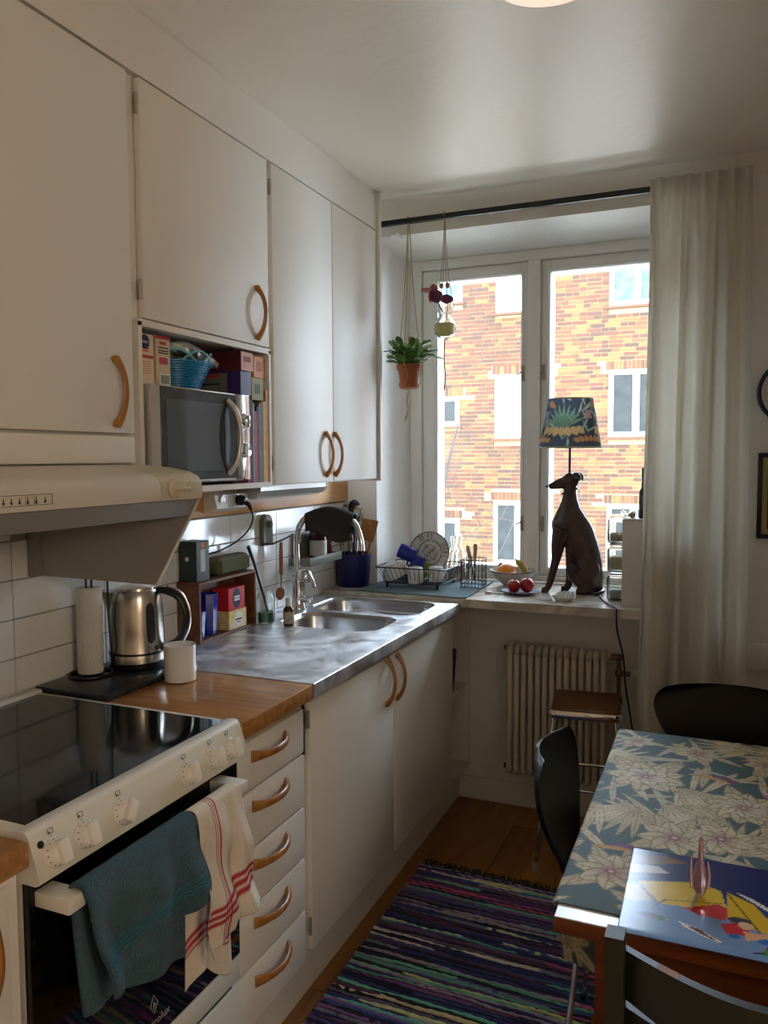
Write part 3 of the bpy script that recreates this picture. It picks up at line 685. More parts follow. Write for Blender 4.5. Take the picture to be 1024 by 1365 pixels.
part('lower_panel', MB().rb(.594, .611, SY0+.004, SY1-.004, .318, .373, .002), m_enamel, st)
part('storage_drawer', MB().rb(.594, .613, SY0+.004, SY1-.004, .06, .308, .003), m_enamel, st)
part('drawer_gap', MB().box(.592, .606, SY0+.02, SY1-.03, .307, .319), m_black, st)
# towels over the handle
def cloth(name, label, fnc, nu, nv, m, cat, sub=None, th=.003):
    a = MB().grid(fnc, nu, nv); o = one(name, a, m, label, cat)
    md = o.modifiers.new('s', 'SOLIDIFY'); md.thickness = th; md.offset = 0
    return o
def drape(y0, y1, zf, zb, amp, seed, skew=0., flare=0., xo=0.):
    """path over the bar (x .673, z .8315): front hem at zf(u), back hem at zb(u)"""
    rr = random.Random(seed); ph = [rr.uniform(0, 6) for _ in range(4)]
    def fn(u, v):
        y = y0+(y1-y0)*u; r = .0135
        lf = .8125-zf(u); lb = .8125-zb(u); ar = PI*r; T = lf+lb+ar; s = v*T
        wob = lambda z: amp*(math.sin(u*13+ph[0])+.6*math.sin(u*23+ph[1])+.4*math.sin(u*7+ph[2]))
        if s < lf:
            q = 1-s/lf; k = q**.7; z = .8125-q*lf
            return (.673+r+.001+k*(.020+wob(z)+xo)+k*.01*math.sin(z*40+u*5), y+skew*q+flare*q*(u-.5), z)
        s -= lf
        if s < ar: a = s/r; return (.673+(r+.001)*math.cos(a), y, .8125+(r*.6)*math.sin(a))
        s -= ar; q = s/lb; k = q**.7
        return (.673-r-.001+k*(.004+.012*math.sin(u*11+ph[3])*k), y+skew*.5*q, .8125-q*lb)
    return fn
m_teal = mat('teal_terry', (28, 92, 108), .95, sheen=.2, bump=(420, .9), var=(120, .35))
tw = cloth('towel', 'dark teal terry towel hanging over the oven door handle', drape(.925, 1.205, lambda u: .640+.012*u, lambda u: .60-.07*u, .010, 4, .015), 56, 60, m_teal, 'towel', th=.006)
dst = mat('towel_band', (48, 112, 124), .9)
bandf = drape(.925, 1.205, lambda u: .640+.012*u, lambda u: .60-.07*u, .010, 4, .015)
for i in range(4):
    vv = .085+.016*i; part('band', MB().tube([Vector(bandf(u/40, vv))+Vector((.0045, 0, 0)) for u in range(1, 40)], .0016, 5), dst, tw)
# linen towel with red stripes (print follows the cloth)
lf2 = drape(1.213, 1.360, lambda u: .535+.04*u, lambda u: .455+.03*math.sin(u*6), .007, 9, .005, .02, .012)
NU, NV = 70, 130; lin_mb = MB().grid(lf2, NU, NV)
col = np.zeros(((NU+1)*(NV+1), 4)); base = lin(222, 212, 194); red = lin(176, 52, 66)
for j in range(NV+1):
    for i in range(NU+1):
        u, v = i/NU, j/NV; c = base
        if any(abs(u-s) < .012 for s in (.30, .345, .39)) or any(abs(v-s) < .008 for s in (.075, .098, .121)) or any(abs(v-s) < .007 for s in (.86, .88, .90)): c = red
        col[j*(NU+1)+i] = (*c, 1)
lin_mb.col = col
lt = one('kitchen_towel', lin_mb, vcol('linen_print', .95, bump=(250, .25)), 'off-white linen kitchen towel with red stripes on the oven handle', 'towel')
md = lt.modifiers.new('s', 'SOLIDIFY'); md.thickness = .002; md.offset = 0
# ================================================================ MICROWAVE + NICHE
mw = thing('microwave', 'silver microwave oven with dark glass door and curved handle in the cupboard niche', 'microwave', (.14, 1.83, 1.413))
m_mws = mat('microwave_silver', (206, 204, 198), .3, .35); m_mwd = mat('microwave_dark_glass', (58, 62, 66), .07, spec=.7)
part('body', MB().rb(.02, .262, 1.612, 2.056, 1.420, 1.674, .004), m_mws, mw)
for fx_, fy_ in ((.05, 1.64), (.24, 1.64), (.05, 2.03), (.24, 2.03)): part('foot', MB().cyl((fx_, fy_, 1.4125), .012, .0085), m_black, mw)
dr_ = part('door', MB().rb(.262, .284, 1.612, 1.984, 1.424, 1.673, .003), m_mws, mw)
part('door_glass', MB().rb(.279, .2865, 1.645, 1.984, 1.430, 1.669, .001, 1), m_mwd, dr_)
part('inner_window', MB().rb(.282, .2870, 1.668, 1.925, 1.452, 1.640, .0004, 1), mat('microwave_window', (84, 92, 98), .06, spec=.8), dr_)
pts = spline([(.287, 1.938, 1.652), (.310, 1.950, 1.618), (.316, 1.960, 1.55), (.310, 1.950, 1.48), (.287, 1.938, 1.442)], 6)
part('handle', MB().tube(pts, .0075, 10, flat=(1, 1.1, (1, 0, 0))), m_mws, dr_)
part('handle_recess', MB().prism([(1.93, 1.652), (1.905, 1.60), (1.898, 1.548), (1.905, 1.495), (1.93, 1.442), (1.945, 1.50), (1.95, 1.548), (1.945, 1.60)], 'x', .2868, .2885), m_black, dr_)
cpn = part('control_strip', MB().rb(.262, .286, 1.986, 2.056, 1.424, 1.673, .002), mat('microwave_mirror', (215, 215, 212), .12, .9, bump=(9, .12)), mw)
for z in (1.595, 1.511): part('dial', MB().lathe([(.024, 0), (.024, .004), (.019, .012), (.018, .016), (0, .017)], (.286, 2.021, z), 24, 'x'), m_chrome, cpn)
part('dial_grip', MB().rb(.300, .308, 2.017, 2.025, 1.577, 1.613, .002), m_chrome, cpn)
m_ink = mat('ink_navy', (34, 40, 78), .6); m_or = mat('ink_orange', (214, 110, 66), .7); m_redi = mat('ink_red', (188, 44, 58), .6); m_wh = mat('ink_white', (232, 230, 224), .7); m_bk = mat('ink_black', (26, 26, 30), .7)
def carton(name, label, x0, x1, y0, y1, z0, z1, m, cat='box', loc=None, rz=0):
    t = thing(name, label, cat, ((x0+x1)/2, (y0+y1)/2, z0)); part('carton', MB().rb(x0, x1, y0, y1, z0, z1, .0015, 1), m, t)
    if rz: t.rotation_euler = (0, 0, rz)
    return t
def mark(t, name, x, y0, y1, z0, z1, m): return part(name, MB().rb(x-.0003, x+.0006, y0, y1, z0, z1, .0002, 1), m, t)
ZN = 1.6745
cb1 = carton('crispbread_box', 'tall cream crispbread carton with navy emblem on the microwave', .10, .222, 1.622, 1.703, ZN, 1.806, mat('carton_cream', (226, 200, 164), .6))
part('emblem', MB().lathe([(0, 0), (.018, 0), (.018, .0006)], (.222, 1.668, 1.785), 24, 'x'), m_ink, cb1); part('emblem', MB().lathe([(0, 0), (.009, 0), (.009, .0006)], (.222, 1.640, 1.768), 20, 'x'), m_ink, cb1)
part('lettering', text_mb('wasa', .013, frame_m((.2231, 1.668, 1.786), (0, 1, 0), (0, 0, 1)), .0002), m_wh, cb1)
mark(cb1, 'red_band', .222, 1.625, 1.700, 1.744, 1.752, m_redi)
for i, z in enumerate((1.766, 1.760)): mark(cb1, 'text_line', .222, 1.645, 1.683, z, z+.004, m_or)
for z in (1.735, 1.729, 1.723, 1.717, 1.711, 1.705): mark(cb1, 'text_line', .222, 1.632, 1.69, z, z+.0014, m_or)
cb2 = carton('cracker_box', 'narrow beige carton with red lid edge and barcode on the microwave', .10, .224, 1.708, 1.768, ZN, 1.808, mat('carton_beige', (208, 182, 142), .6))
mark(cb2, 'red_edge', .224, 1.708, 1.768, 1.800, 1.808, m_redi); mark(cb2, 'brand_patch', .224, 1.725, 1.750, 1.786, 1.793, m_redi)
for z in (1.776, 1.768, 1.762): mark(cb2, 'text_line', .224, 1.718, 1.758, z, z+.003, m_bk)
mark(cb2, 'red_patch', .224, 1.722, 1.756, 1.735, 1.752, m_redi); bc = mark(cb2, 'barcode_patch', .224, 1.722, 1.764, 1.681, 1.710, m_wh)
for i in range(9): part('barcode_bar', MB().box(.2245, .2250, 1.726+.004*i, 1.728+.004*i, 1.684, 1.707), m_bk, bc, 0)
# blue woven basket
bsk = thing('woven_basket', 'small turquoise plastic woven basket with scalloped rim on the microwave', 'basket', (.15, 1.88, ZN))
m_bsk = mat('turquoise_plastic', (28, 132, 182), .35)
for k in range(13):
    t = k/12; a, b = .06+.035*t, .066+.048*t; z = ZN+.003+.078*t
    part('weave_band', MB().tube([(.15+a*math.cos(2*PI*i/36)*1.0, 1.885+b*math.sin(2*PI*i/36)*.93, z+.0012*(-1)**i) for i in range(36)], .0034, 6, closed=True), m_bsk, bsk)
for k in range(18):
    an = 2*PI*k/18; part('stake', MB().tube([(.15+(.06+.035*t)*math.cos(an)*.98, 1.885+(.066+.048*t)*math.sin(an)*.93*.98, ZN+.002+.08*t) for t in (0, .5, 1)], .0028, 5), m_bsk, bsk)
for k in range(9):
    p = []
    for i in range(9):
        an = 2*PI*(k+i/8*1.6)/9; h = math.sin(PI*i/8); p.append((.15+.097*math.cos(an), 1.885+.108*math.sin(an), ZN+.08+.03*h))
    part('rim_loop', MB().tube(p, .0032, 6), mat('turquoise_pale', (120, 190, 205), .35) if 'turquoise_pale' not in MATS else MATS['turquoise_pale'], bsk)
part('base', MB().lathe([(0, 0), (.058, 0), (.058, .004), (0, .004)], (.15, 1.885, ZN), 28), m_bsk, bsk)
m_foil = mat('crinkled_foil_bag', (222, 220, 212), .3, .5, bump=(30, .8))
def foil(u, v):
    a = u*2*PI; r = .026*math.sin(PI*min(max(v, .03), .97))**.5; y = 1.79+.24*v; z = ZN+.112+.010*math.sin(v*5)-.014*v
    return (.185+math.cos(a)*r*1.4+.004*math.sin(v*37+a*3), y, z+math.sin(a)*r*.75+.004*math.sin(v*29+a*5))
one('foil_bag', MB().grid(foil, 28, 40), m_foil, 'crinkled silver food bag lying in the turquoise basket', 'bag')
def ymark(t, name, x0, x1, y, z0, z1, m): return part(name, MB().rb(x0, x1, y-.0006, y+.0003, z0, z1, .0002, 1), m, t)
bx1 = carton('tea_carton', 'dark maroon carton with copper end lying on the purple carton in the niche', .10, .260, 2.052, 2.120, 1.7485, 1.806, mat('maroon_box', (92, 30, 46), .45))
part('end_label', MB().rb(.2602, .2612, 2.053, 2.119, 1.7495, 1.805, .0004, 1), mat('copper_label', (206, 146, 120), .5), bx1); mark(bx1, 'print_block', .2616, 2.068, 2.104, 1.776, 1.792, mat('print_mauve', (150, 90, 84), .6))
bx2 = carton('purple_carton', 'dark purple carton with grey patch lying on the microwave', .07, .262, 2.046, 2.106, ZN+.0005, 1.748, mat('purple_box', (58, 44, 102), .45))
ymark(bx2, 'grey_patch', .09, .215, 2.046, 1.682, 1.742, mat('grey_green_print', (112, 114, 106), .6)); ymark(bx2, 'brand_patch', .14, .19, 2.0455, 1.730, 1.739, m_redi); ymark(bx2, 'text_line', .12, .19, 2.0455, 1.708, 1.713, m_bk)
books = [('maroon book spine nearest the microwave', (166, 70, 96), 2.064, 2.080, 1.66), ('black book beside the maroon book in the niche', (34, 32, 38), 2.081, 2.096, 1.662), ('grey thin book beside the microwave', (160, 154, 152), 2.097, 2.106, 1.655), ('pink dotted book in the niche row', (206, 84, 100), 2.107, 2.120, 1.630), ('dark blue book in the niche row', (64, 60, 88), 2.121, 2.132, 1.645), ('grey green book in the niche row', (116, 126, 110), 2.133, 2.144, 1.655), ('brown book in the niche row', (150, 84, 56), 2.145, 2.157, 1.66), ('tall yellow-green book at the niche end', (206, 192, 84), 2.158, 2.172, 1.664), ('tall orange book at the niche end', (230, 152, 96), 2.173, 2.186, 1.70)]
m_page = mat('book_pages', (226, 218, 200), .8)
for lb_, c, y0, y1, zt in books:
    y0 += .006; y1 += .006
    t = thing('book', lb_, 'book', (.15, (y0+y1)/2, 1.4125), 'books standing in the microwave niche')
    part('cover', MB().box(.265, .267, y0, y1, 1.4125, zt).box(.08, .265, y0, y0+.0018, 1.4125, zt).box(.08, .265, y1-.0018, y1, 1.4125, zt), mat('cover_'+str(int(y0*1000)), c, .55, var=(40, .3)), t, 0)
    part('pages', MB().box(.086, .2648, y0+.0018, y1-.0018, 1.416, zt-.004), m_page, t, 0)
b4 = carton('green_carton', 'small olive green carton lying on the upright books under the orange carton', .10, .262, 2.108, 2.176, 1.6645, 1.7335, mat('olive_box', (160, 162, 118), .6)); mark(b4, 'print_block', .262, 2.125, 2.155, 1.685, 1.715, mat('print_green', (96, 104, 72), .6))
b3 = carton('orange_carton', 'small orange carton on top of the olive green carton', .10, .260, 2.124, 2.190, 1.7340, 1.800, mat('orange_box', (226, 160, 110), .6)); mark(b3, 'print_block', .260, 2.14, 2.172, 1.755, 1.785, mat('print_tan', (186, 114, 82), .6))
# ================================================================ UNDER THE WALL CUPBOARDS
lf_ = thing('strip_light', 'long silver strip light fixed under the wall cupboard', 'lamp', (.06, 2.66, 1.345))
part('housing', MB().prism([(.019, 1.395), (.105, 1.395), (.105, 1.372), (.085, 1.350), (.019, 1.345)], 'y', 2.405, 2.905), mat('lamp_silver', (196, 192, 182), .35, .3), lf_)
part('end_cap', MB().prism([(.019, 1.3955), (.107, 1.3955), (.107, 1.371), (.086, 1.348), (.019, 1.343)], 'y', 2.905, 2.915), m_white, lf_)
part('diffuser', MB().prism([(.03, 1.345), (.082, 1.3492), (.078, 1.343), (.034, 1.340)], 'y', 2.42, 2.895), m_white, lf_)
ot = thing('power_outlet', 'white double wall outlet on the pine board under the cupboards', 'outlet', (.03, 2.28, 1.30))
part('housing', MB().prism([(.0185, 1.375), (.060, 1.366), (.072, 1.322), (.0185, 1.305)], 'y', 2.19, 2.385), m_white, ot)
for y in (2.235, 2.315): part('socket', MB().lathe([(.021, 0), (.021, .003), (.018, .003), (.017, -.006), (0, -.006)], (.066, y, 1.345), 20, 'x'), m_white, ot)
pg = thing('power_plug', 'black plug and cable in the outlet above the speaker', 'plug', (.09, 2.315, 1.335))
part('plug_body', MB().lathe([(.015, 0), (.018, .004), (.018, .022), (.012, .032), (.009, .036), (0, .037)], (.066, 2.315, 1.345), 16, 'x').tube([(.09, 2.315, 1.343), (.108, 2.322, 1.330), (.112, 2.330, 1.312)], [.010, .008, .005], 8), m_black, pg)
part('cable', MB().tube(spline([(.112, 2.330, 1.312), (.105, 2.352, 1.28), (.08, 2.362, 1.24), (.045, 2.337, 1.199), (.028, 2.26, 1.175), (.014, 2.215, 1.165), (.006, 2.188, 1.125)], 6), .0028, 6), m_black, pg)
# ================================================================ COUNTER THINGS
ZW = .9022; ZS = .9042
m_granite = mat('black_granite', (26, 27, 28), .25, var=(60, .5, (52, 54, 56)))
slab = one('stone_slab', MB().rb(.006, .238, 1.482, 1.84, ZW, .917, .002), m_granite, 'black granite slab under kettle and paper roll', 'slab')
pt = thing('paper_towel_holder', 'black wire paper towel holder with a standing white roll', 'paper towel', (.060, 1.618, .917))
ctr = (.060, 1.618)
part('base_ring', MB().tube([(ctr[0]+.054*math.cos(2*PI*i/32), ctr[1]+.054*math.sin(2*PI*i/32), .9205) for i in range(32)], .0035, 8, closed=True).tube([(ctr[0]-.052, ctr[1], .9205), (ctr[0]+.052, ctr[1], .9205)], .0035, 8).tube([(ctr[0], ctr[1]-.052, .9205), (ctr[0], ctr[1]+.052, .9205)], .0035, 8), m_wire, pt)
part('rod', MB().tube([(ctr[0]-.008, ctr[1], .92), (ctr[0]-.008, ctr[1], 1.21), (ctr[0]+.010, ctr[1], 1.21), (ctr[0]+.010, ctr[1], .92)], .003, 8), m_wire, pt)
part('side_rod', MB().tube(spline([(ctr[0]+.02, ctr[1]+.06, .92), (ctr[0]+.03, ctr[1]+.045, .99), (ctr[0]+.02, ctr[1]+.050, 1.06), (ctr[0]+.016, ctr[1]+.052, 1.21)], 5), .003, 8), m_wire, pt)
part('paper_roll', MB().lathe([(.0145, .0), (.032, .0), (.033, .003), (.033, .222), (.0315, .225), (.0145, .225), (.0145, .0)], (ctr[0], ctr[1], .925), 36, cap=False), mat('tissue_paper', (232, 228, 214), .95, bump=(260, .7)), pt)
# kettle
kt = thing('kettle', 'brushed steel electric kettle with black handle and water gauge', 'kettle', (.108, 1.745, .917))
KC = (.108, 1.745, .917)
m_kst = mat('kettle_steel', (200, 192, 180), .24, 1)
KS = .83
def kl(pr): return [(r*KS, h) for r, h in pr]
part('power_base', MB().lathe(kl([(.088, 0), (.092, .004), (.092, .012), (.086, .016), (0, .016)]), KC, 36), m_black, kt)
part('body', MB().lathe(kl([(.086, .016), (.0905, .019), (.0905, .040), (.089, .044), (.0885, .10), (.086, .15), (.081, .19), (.076, .207), (.072, .213), (0, .215)]), KC, 44), m_kst, kt)
part('black_ring', MB().lathe(kl([(.0895, .040), (.0915, .0405), (.0915, .046), (.0895, .0465)]), KC, 44, cap=False), m_black, kt)
HD = Vector((.92, .39, 0)).normalized(); HN = Vector((-.39, .92, 0)).normalized(); KV = Vector(KC)
def kp_(a, b, z): return KV+HD*a*KS+HN*b*KS+Vector((0, 0, z))
part('spout', MB().tube([kp_(-.080, 0, .130), kp_(-.078, 0, .155), kp_(-.076, 0, .180), kp_(-.074, 0, .2075)], [.006, .018, .027, .034], 20), m_kst, kt, 70)
part('lid', MB().lathe(kl([(.066, .212), (.064, .219), (.04, .2235), (0, .2245)]), KC, 36), m_kst, kt)
hpts = spline([tuple(KV+HD*a*KS+Vector((0, 0, b))) for a, b in ((.070, .208), (.100, .207), (.140, .190), (.163, .150), (.160, .105), (.135, .068), (.085, .048))], 6)
part('handle', MB().tube(hpts, .0115, 10, flat=(.9, 1.1, HD)), m_black, kt)
part('handle_trim', MB().tube(spline([tuple(KV+HD*a*KS+Vector((0, 0, b))) for a, b in ((.102, .220), (.150, .202), (.1765, .152), (.173, .102), (.145, .056), (.125, .044))], 6), .003, 6), m_kst, kt)
GD = Vector((.942, -.336, 0)).normalized()
def on_k(a, z, r):
    an = math.atan2(GD.y, GD.x)+a/r; return Vector((KC[0]+r*math.cos(an), KC[1]+r*math.sin(an), KC[2]+z))
def gauge(u, v):
    z = .072+.110*v; w = .0125*math.sqrt(max(.02, 1-abs(2*v-1)**5)); r = (.0888 if z < .1 else .0888-.0026*((z-.1)/.05)**1.3)*KS+.0008
    return on_k((2*u-1)*w, z, r)
part('water_gauge', MB().grid(gauge, 8, 16), mat('smoked_gauge', (52, 52, 54), .08), kt)
ec = on_k(.018, .058, .0892*KS)
part('emblem', MB().lathe([(0, 0), (.0065, 0), (.0065, .0012), (0, .0012)], ec, 16, 'z', rot=Vector((0, 0, 1)).rotation_difference(Vector((ec.x-KC[0], ec.y-KC[1], 0)).normalized()).to_matrix()), m_black, kt)
mg = thing('mug', 'white ceramic mug standing on the teak worktop by the kettle', 'mug', (.280, 1.707, ZW))
part('body', MB().lathe([(0, .004), (.036, .004), (.041, .006), (.0415, .099), (.0395, .099), (.0385, .008), (0, .008)][::1], (.280, 1.707, ZW-.003), 36), mat('mug_white', (232, 230, 226), .2), mg)
part('handle', MB().tube(spline([(.280-.040, 1.707+.016, ZW+.078), (.280-.066, 1.707+.03, ZW+.07), (.280-.066, 1.707+.03, ZW+.035), (.280-.040, 1.707+.016, ZW+.022)], 6), .005, 8), MATS['mug_white'], mg)
# crate
cr = thing('wooden_crate', 'small brown wooden box shelf on its side holding tea boxes and blue cups', 'box shelf', (.05, 2.22, ZS))
m_crate = wood('crate_wood', (122, 76, 44), (92, 54, 30), .5, 'y')
CX0, CX1, CY0, CY1, CZ0, CZ1 = .004, .090, 2.058, 2.388, ZS, 1.098
for q in ((CX0, CX1, CY0, CY1, CZ0, CZ0+.009), (CX0, CX1, CY0, CY1, CZ1-.009, CZ1), (CX0, CX1, CY0, CY0+.009, CZ0+.009, CZ1-.009), (CX0, CX1, CY1-.009, CY1, CZ0+.009, CZ1-.009), (CX0, CX0+.004, CY0+.009, CY1-.009, CZ0+.009, CZ1-.009)):
    part('board', MB().rb(*q, .001, 1), m_crate, cr)
ZI = CZ0+.0095
m_blue = mat('cobalt_glass', (26, 40, 150), .15, spec=.6)
def cup(name, label, cx, cy, r, h, z, group):
    return one(name, MB().lathe([(0, 0), (r*.72, 0), (r*.76, .003), (r, h), (r-.0025, h), (r*.72, .006), (0, .006)], (cx, cy, z), 8, rot=Matrix.Rotation(.39, 3, 'Z')), m_blue, label, 'cup', group=group)
cup('blue_cup', 'short cobalt blue cup at the front of the wooden box shelf', .060, 2.092, .024, .088, ZI, 'blue cups in the box shelf')
cup('blue_cup', 'tall cobalt blue cup standing beside the red tea box', .050, 2.160, .033, .135, ZI, 'blue cups in the box shelf')
rt_ = carton('tea_box', 'red tea box with dark oval label on top of the lemon tea box', .020, .086, 2.224, 2.322, ZI+.0635, ZI+.140, mat('red_box', (196, 40, 46), .45))
part('oval_label', MB().lathe([(0, 0), (.022, 0), (.022, .0006)], (.0863, 2.272, ZI+.103), 28, 'x', rot=Matrix.Diagonal((1, 1, 1.55))), m_ink, rt_)
for z in (.1075, .098): mark(rt_, 'text_line', .0872, 2.256, 2.288, ZI+z-.0032, ZI+z+.0032, m_wh)
lt_ = carton('tea_box', 'white and yellow lemon tea box under the red tea box', .018, .087, 2.224, 2.330, ZI, ZI+.063, mat('lemon_box', (226, 218, 190), .5, var=(32, 0, (222, 190, 64))))
part('round_label', MB().lathe([(0, 0), (.024, 0), (.024, .0006)], (.0872, 2.280, ZI+.033), 28, 'x'), m_wh, lt_); mark(lt_, 'text_line', .0882, 2.262, 2.298, ZI+.028, ZI+.033, m_bk); mark(lt_, 'text_line', .0882, 2.268, 2.292, ZI+.020, ZI+.023, m_bk)
ZTc = CZ1+.0005
gb = carton('coffee_box', 'dark green box with grey label standing on the wooden box shelf', .012, .076, 2.066, 2.135, ZTc, 1.226, mat('dark_green_box', (34, 46, 38), .45))
mark(gb, 'grey_label', .076, 2.088, 2.112, ZTc+.03, 1.20, mat('label_grey', (176, 176, 170), .6)); mark(gb, 'green_patch', .076, 2.114, 2.132, 1.195, 1.222, mat('patch_green', (84, 124, 60), .6)); mark(gb, 'orange_patch', .076, 2.090, 2.110, 1.205, 1.222, m_or)
part('emblem', MB().lathe([(0, 0), (.007, 0), (.007, .0006)], (.040, 2.0653, 1.17), 16, 'y'), m_wh, gb)
sp = thing('speaker', 'olive green rounded portable speaker lying on the wooden box shelf', 'speaker', (.045, 2.28, ZTc))
part('body', MB().rb(.012, .072, 2.196, 2.384, ZTc, ZTc+.062, .018, 4), mat('olive_rubber', (98, 98, 66), .7), sp)
part('grille', MB().rb(.0725, .0745, 2.206, 2.374, ZTc+.010, ZTc+.052, .0009, 1), mat('olive_mesh', (104, 104, 72), .85, bump=(700, .8)), sp)
# washing-up jar and brush
jr = thing('dish_brush_jar', 'glass jar with green liquid and a black dish brush beside the crate', 'jar', (.105, 2.445, ZS))
JC = (.104, 2.428, ZS)
part('glass', MB().lathe([(0, .0), (.029, .0), (.0325, .004), (.0325, .085), (.028, .100), (.025, .106), (.025, .120), (.0225, .120), (.0225, .106), (.0300, .083), (.0300, .005), (0, .003)], JC, 28), m_glass, jr)
part('liquid', MB().lathe([(0, .0035), (.0295, .0055), (.0296, .040), (0, .040)], JC, 28), mat('green_soap', (36, 110, 96), .1), jr)
part('brush_handle', MB().tube([(.112, 2.438, ZS+.02), (.098, 2.424, ZS+.10), (.075, 2.405, 1.115), (.062, 2.385, 1.18)], [.005, .005, .006, .0065], 8), m_black, jr)
amb = thing('amber_bottle', 'small amber glass bottle with white cap and label on the drainboard', 'bottle', (.216, 2.397, ZS))
AC = (.207, 2.411, ZS)
part('glass', MB().lathe([(0, 0), (.018, 0), (.0195, .003), (.0195, .055), (.017, .062), (.009, .070), (.0085, .076)], AC, 24), mat('amber_glass', (70, 40, 12), .08, spec=.7), amb)
part('cap', MB().lathe([(.0105, .070), (.0105, .096), (.009, .098), (0, .098)], AC, 20), m_white, amb)
part('label', MB().lathe([(.0199, .010), (.0199, .050)], AC, 24, cap=False), mat('bottle_label', (190, 182, 160), .6, var=(60, .5)), amb)
# faucet with gooseneck
fc = thing('faucet', 'chrome kitchen mixer tap with tall curved spout', 'faucet', (.085, 2.69, ZS))
FC = (.085, 2.70, ZS)
part('base', MB().lathe([(.032, 0), (.032, .006), (.027, .014), (.025, .06), (.026, .10), (.024, .13), (0, .135)], FC, 28), m_chrome, fc)
part('spout', MB().tube(spline([(.082, 2.700, 1.03), (.080, 2.700, 1.10), (.080, 2.700, 1.17), (.095, 2.704, 1.232), (.140, 2.71, 1.272), (.205, 2.716, 1.286), (.270, 2.718, 1.275), (.322, 2.718, 1.238), (.345, 2.716, 1.18), (.350, 2.714, 1.14)], 6), .0115, 12), m_chrome, fc)
part('lever', MB().ell((.122, 2.688, 1.035), (.030, .030, .028), 20, 12).tube(spline([(.128, 2.684, 1.05), (.155, 2.676, 1.03), (.172, 2.668, .998)], 4), [.012, .011, .010, .009, .008, .008, .008, .0075, .007], 10), m_chrome, fc)
part('valve_knob', MB().cyl((.10, 2.69, .945), .012, .04, 16, 'x').tube([(.125, 2.69, .955), (.15, 2.69, .952)], .006, 8), m_chrome, fc)
def fcloth(u, v):
    # hangs over the top of the spout like a saddle
    x = .118+.205*u; z0 = 1.262+.034*math.sin(PI*(.08+.84*u)); s = (v-.5)*2; a = abs(s)
    dz = 0 if a < .12 else (a-.12)*(.075+.045*u*(1 if s < 0 else .3))
    yo = .0175*math.sin(min(a/.16, 1)*PI/2)*(1 if s > 0 else -1)
    hem = (1.205-.036*u+.012*math.sin(u*7)) if s < 0 else 1.20
    zz_ = z0+.006-.006*min(a/.16, 1); t_ = max(0, (a-.16)/.84); zz_ = zz_+(min(hem, zz_-.03)-zz_)*t_
    return (x+.004*math.sin(v*9+u*3)*a+(-.010*u*a), 2.714+yo+.005*math.sin(u*10)*a, zz_)
cloth('dishcloth', 'dark grey dishcloth draped over the tap spout', fcloth, 26, 30, mat('dark_grey_cloth', (58, 56, 54), .95, bump=(200, .5)), 'cloth', th=.003)
# wall hook plate with utensils
hk = thing('wall_hook', 'grey green suction wall hook with black bar above the drainboard', 'hook', (.012, 2.625, 1.16))
m_sage = mat('sage_plastic', (112, 116, 100), .45)
pl_ = [(2.592+.033*math.cos(a), 1.243+.034*math.sin(a)) for a in [PI*i/12 for i in range(13)]]+[(2.559, 1.160), (2.625, 1.160)]
part('plate', MB().prism(pl_, 'x', .001, .020), m_sage, hk)
part('knob', MB().lathe([(.012, 0), (.013, .006), (.010, .012), (0, .012)], (.020, 2.597, 1.240), 16, 'x'), m_sage, hk)
part('bar', MB().tube([(.020, 2.545, 1.170), (.040, 2.585, 1.166), (.044, 2.655, 1.176), (.050, 2.70, 1.186)], .0035, 6), m_wire, hk)
wb = thing('wooden_brush', 'small round wooden dish brush hanging from the wall hook', 'brush', (.046, 2.637, .99))
m_beech = wood('beech', (176, 112, 70), (146, 86, 50), .5, 'z')
part('handle', MB().tube([(.047, 2.638, 1.168), (.047, 2.637, 1.12), (.047, 2.636, 1.045)], [.006, .008, .007], 10), m_beech, wb)
part('neck', MB().tube([(.047, 2.636, 1.047), (.047, 2.635, .99)], .003, 6), m_chrome, wb)
part('head', MB().lathe([(0, 0), (.022, 0), (.025, .006), (.022, .012), (0, .013)], (.037, 2.634, .972), 22, 'x'), m_beech, wb)
# caddy on the wall
cd = thing('wall_caddy', 'sage green wall caddy shelf behind the tap', 'caddy', (.05, 2.88, 1.06))
part('back_plate', MB().rb(.001, .010, 2.800, 3.02, 1.078, 1.185, .003), m_sage, cd)
part('tray', MB().box(.010, .105, 2.760, 3.045, 1.062, 1.068).rb(.099, .106, 2.758, 3.047, 1.060, 1.094, .002).rb(.010, .1, 2.757, 2.763, 1.062, 1.09, .002).rb(.010, .1, 3.041, 3.047, 1.062, 1.09, .002), m_sage, cd)
part('suction_knob', MB().lathe([(.016, 0), (.017, .008), (.012, .014), (0, .014)], (.010, 2.825, 1.158), 18, 'x'), m_steel, cd)
sb = thing('soap_bottle', 'dark red bottle with white wrap label on the wall caddy', 'bottle', (.05, 2.94, 1.068))
part('body', MB().lathe([(0, 0), (.034, 0), (.036, .004), (.036, .105), (.030, .118), (0, .119)], (.055, 2.925, 1.0685), 24), mat('dark_red_bottle', (66, 20, 22), .2), sb)
part('label', MB().lathe([(.0364, .018), (.0364, .082)], (.055, 2.925, 1.0685), 24, cap=False), mat('label_white', (214, 212, 208), .6), sb)
one('soap_bottle', MB().lathe([(0, 0), (.026, 0), (.028, .004), (.028, .10), (.012, .115), (.012, .13), (0, .13)], (.05, 3.00, 1.0685), 20), mat('brown_red_bottle', (86, 30, 28), .2), 'plain brown red bottle behind the labelled bottle on the caddy', 'bottle')
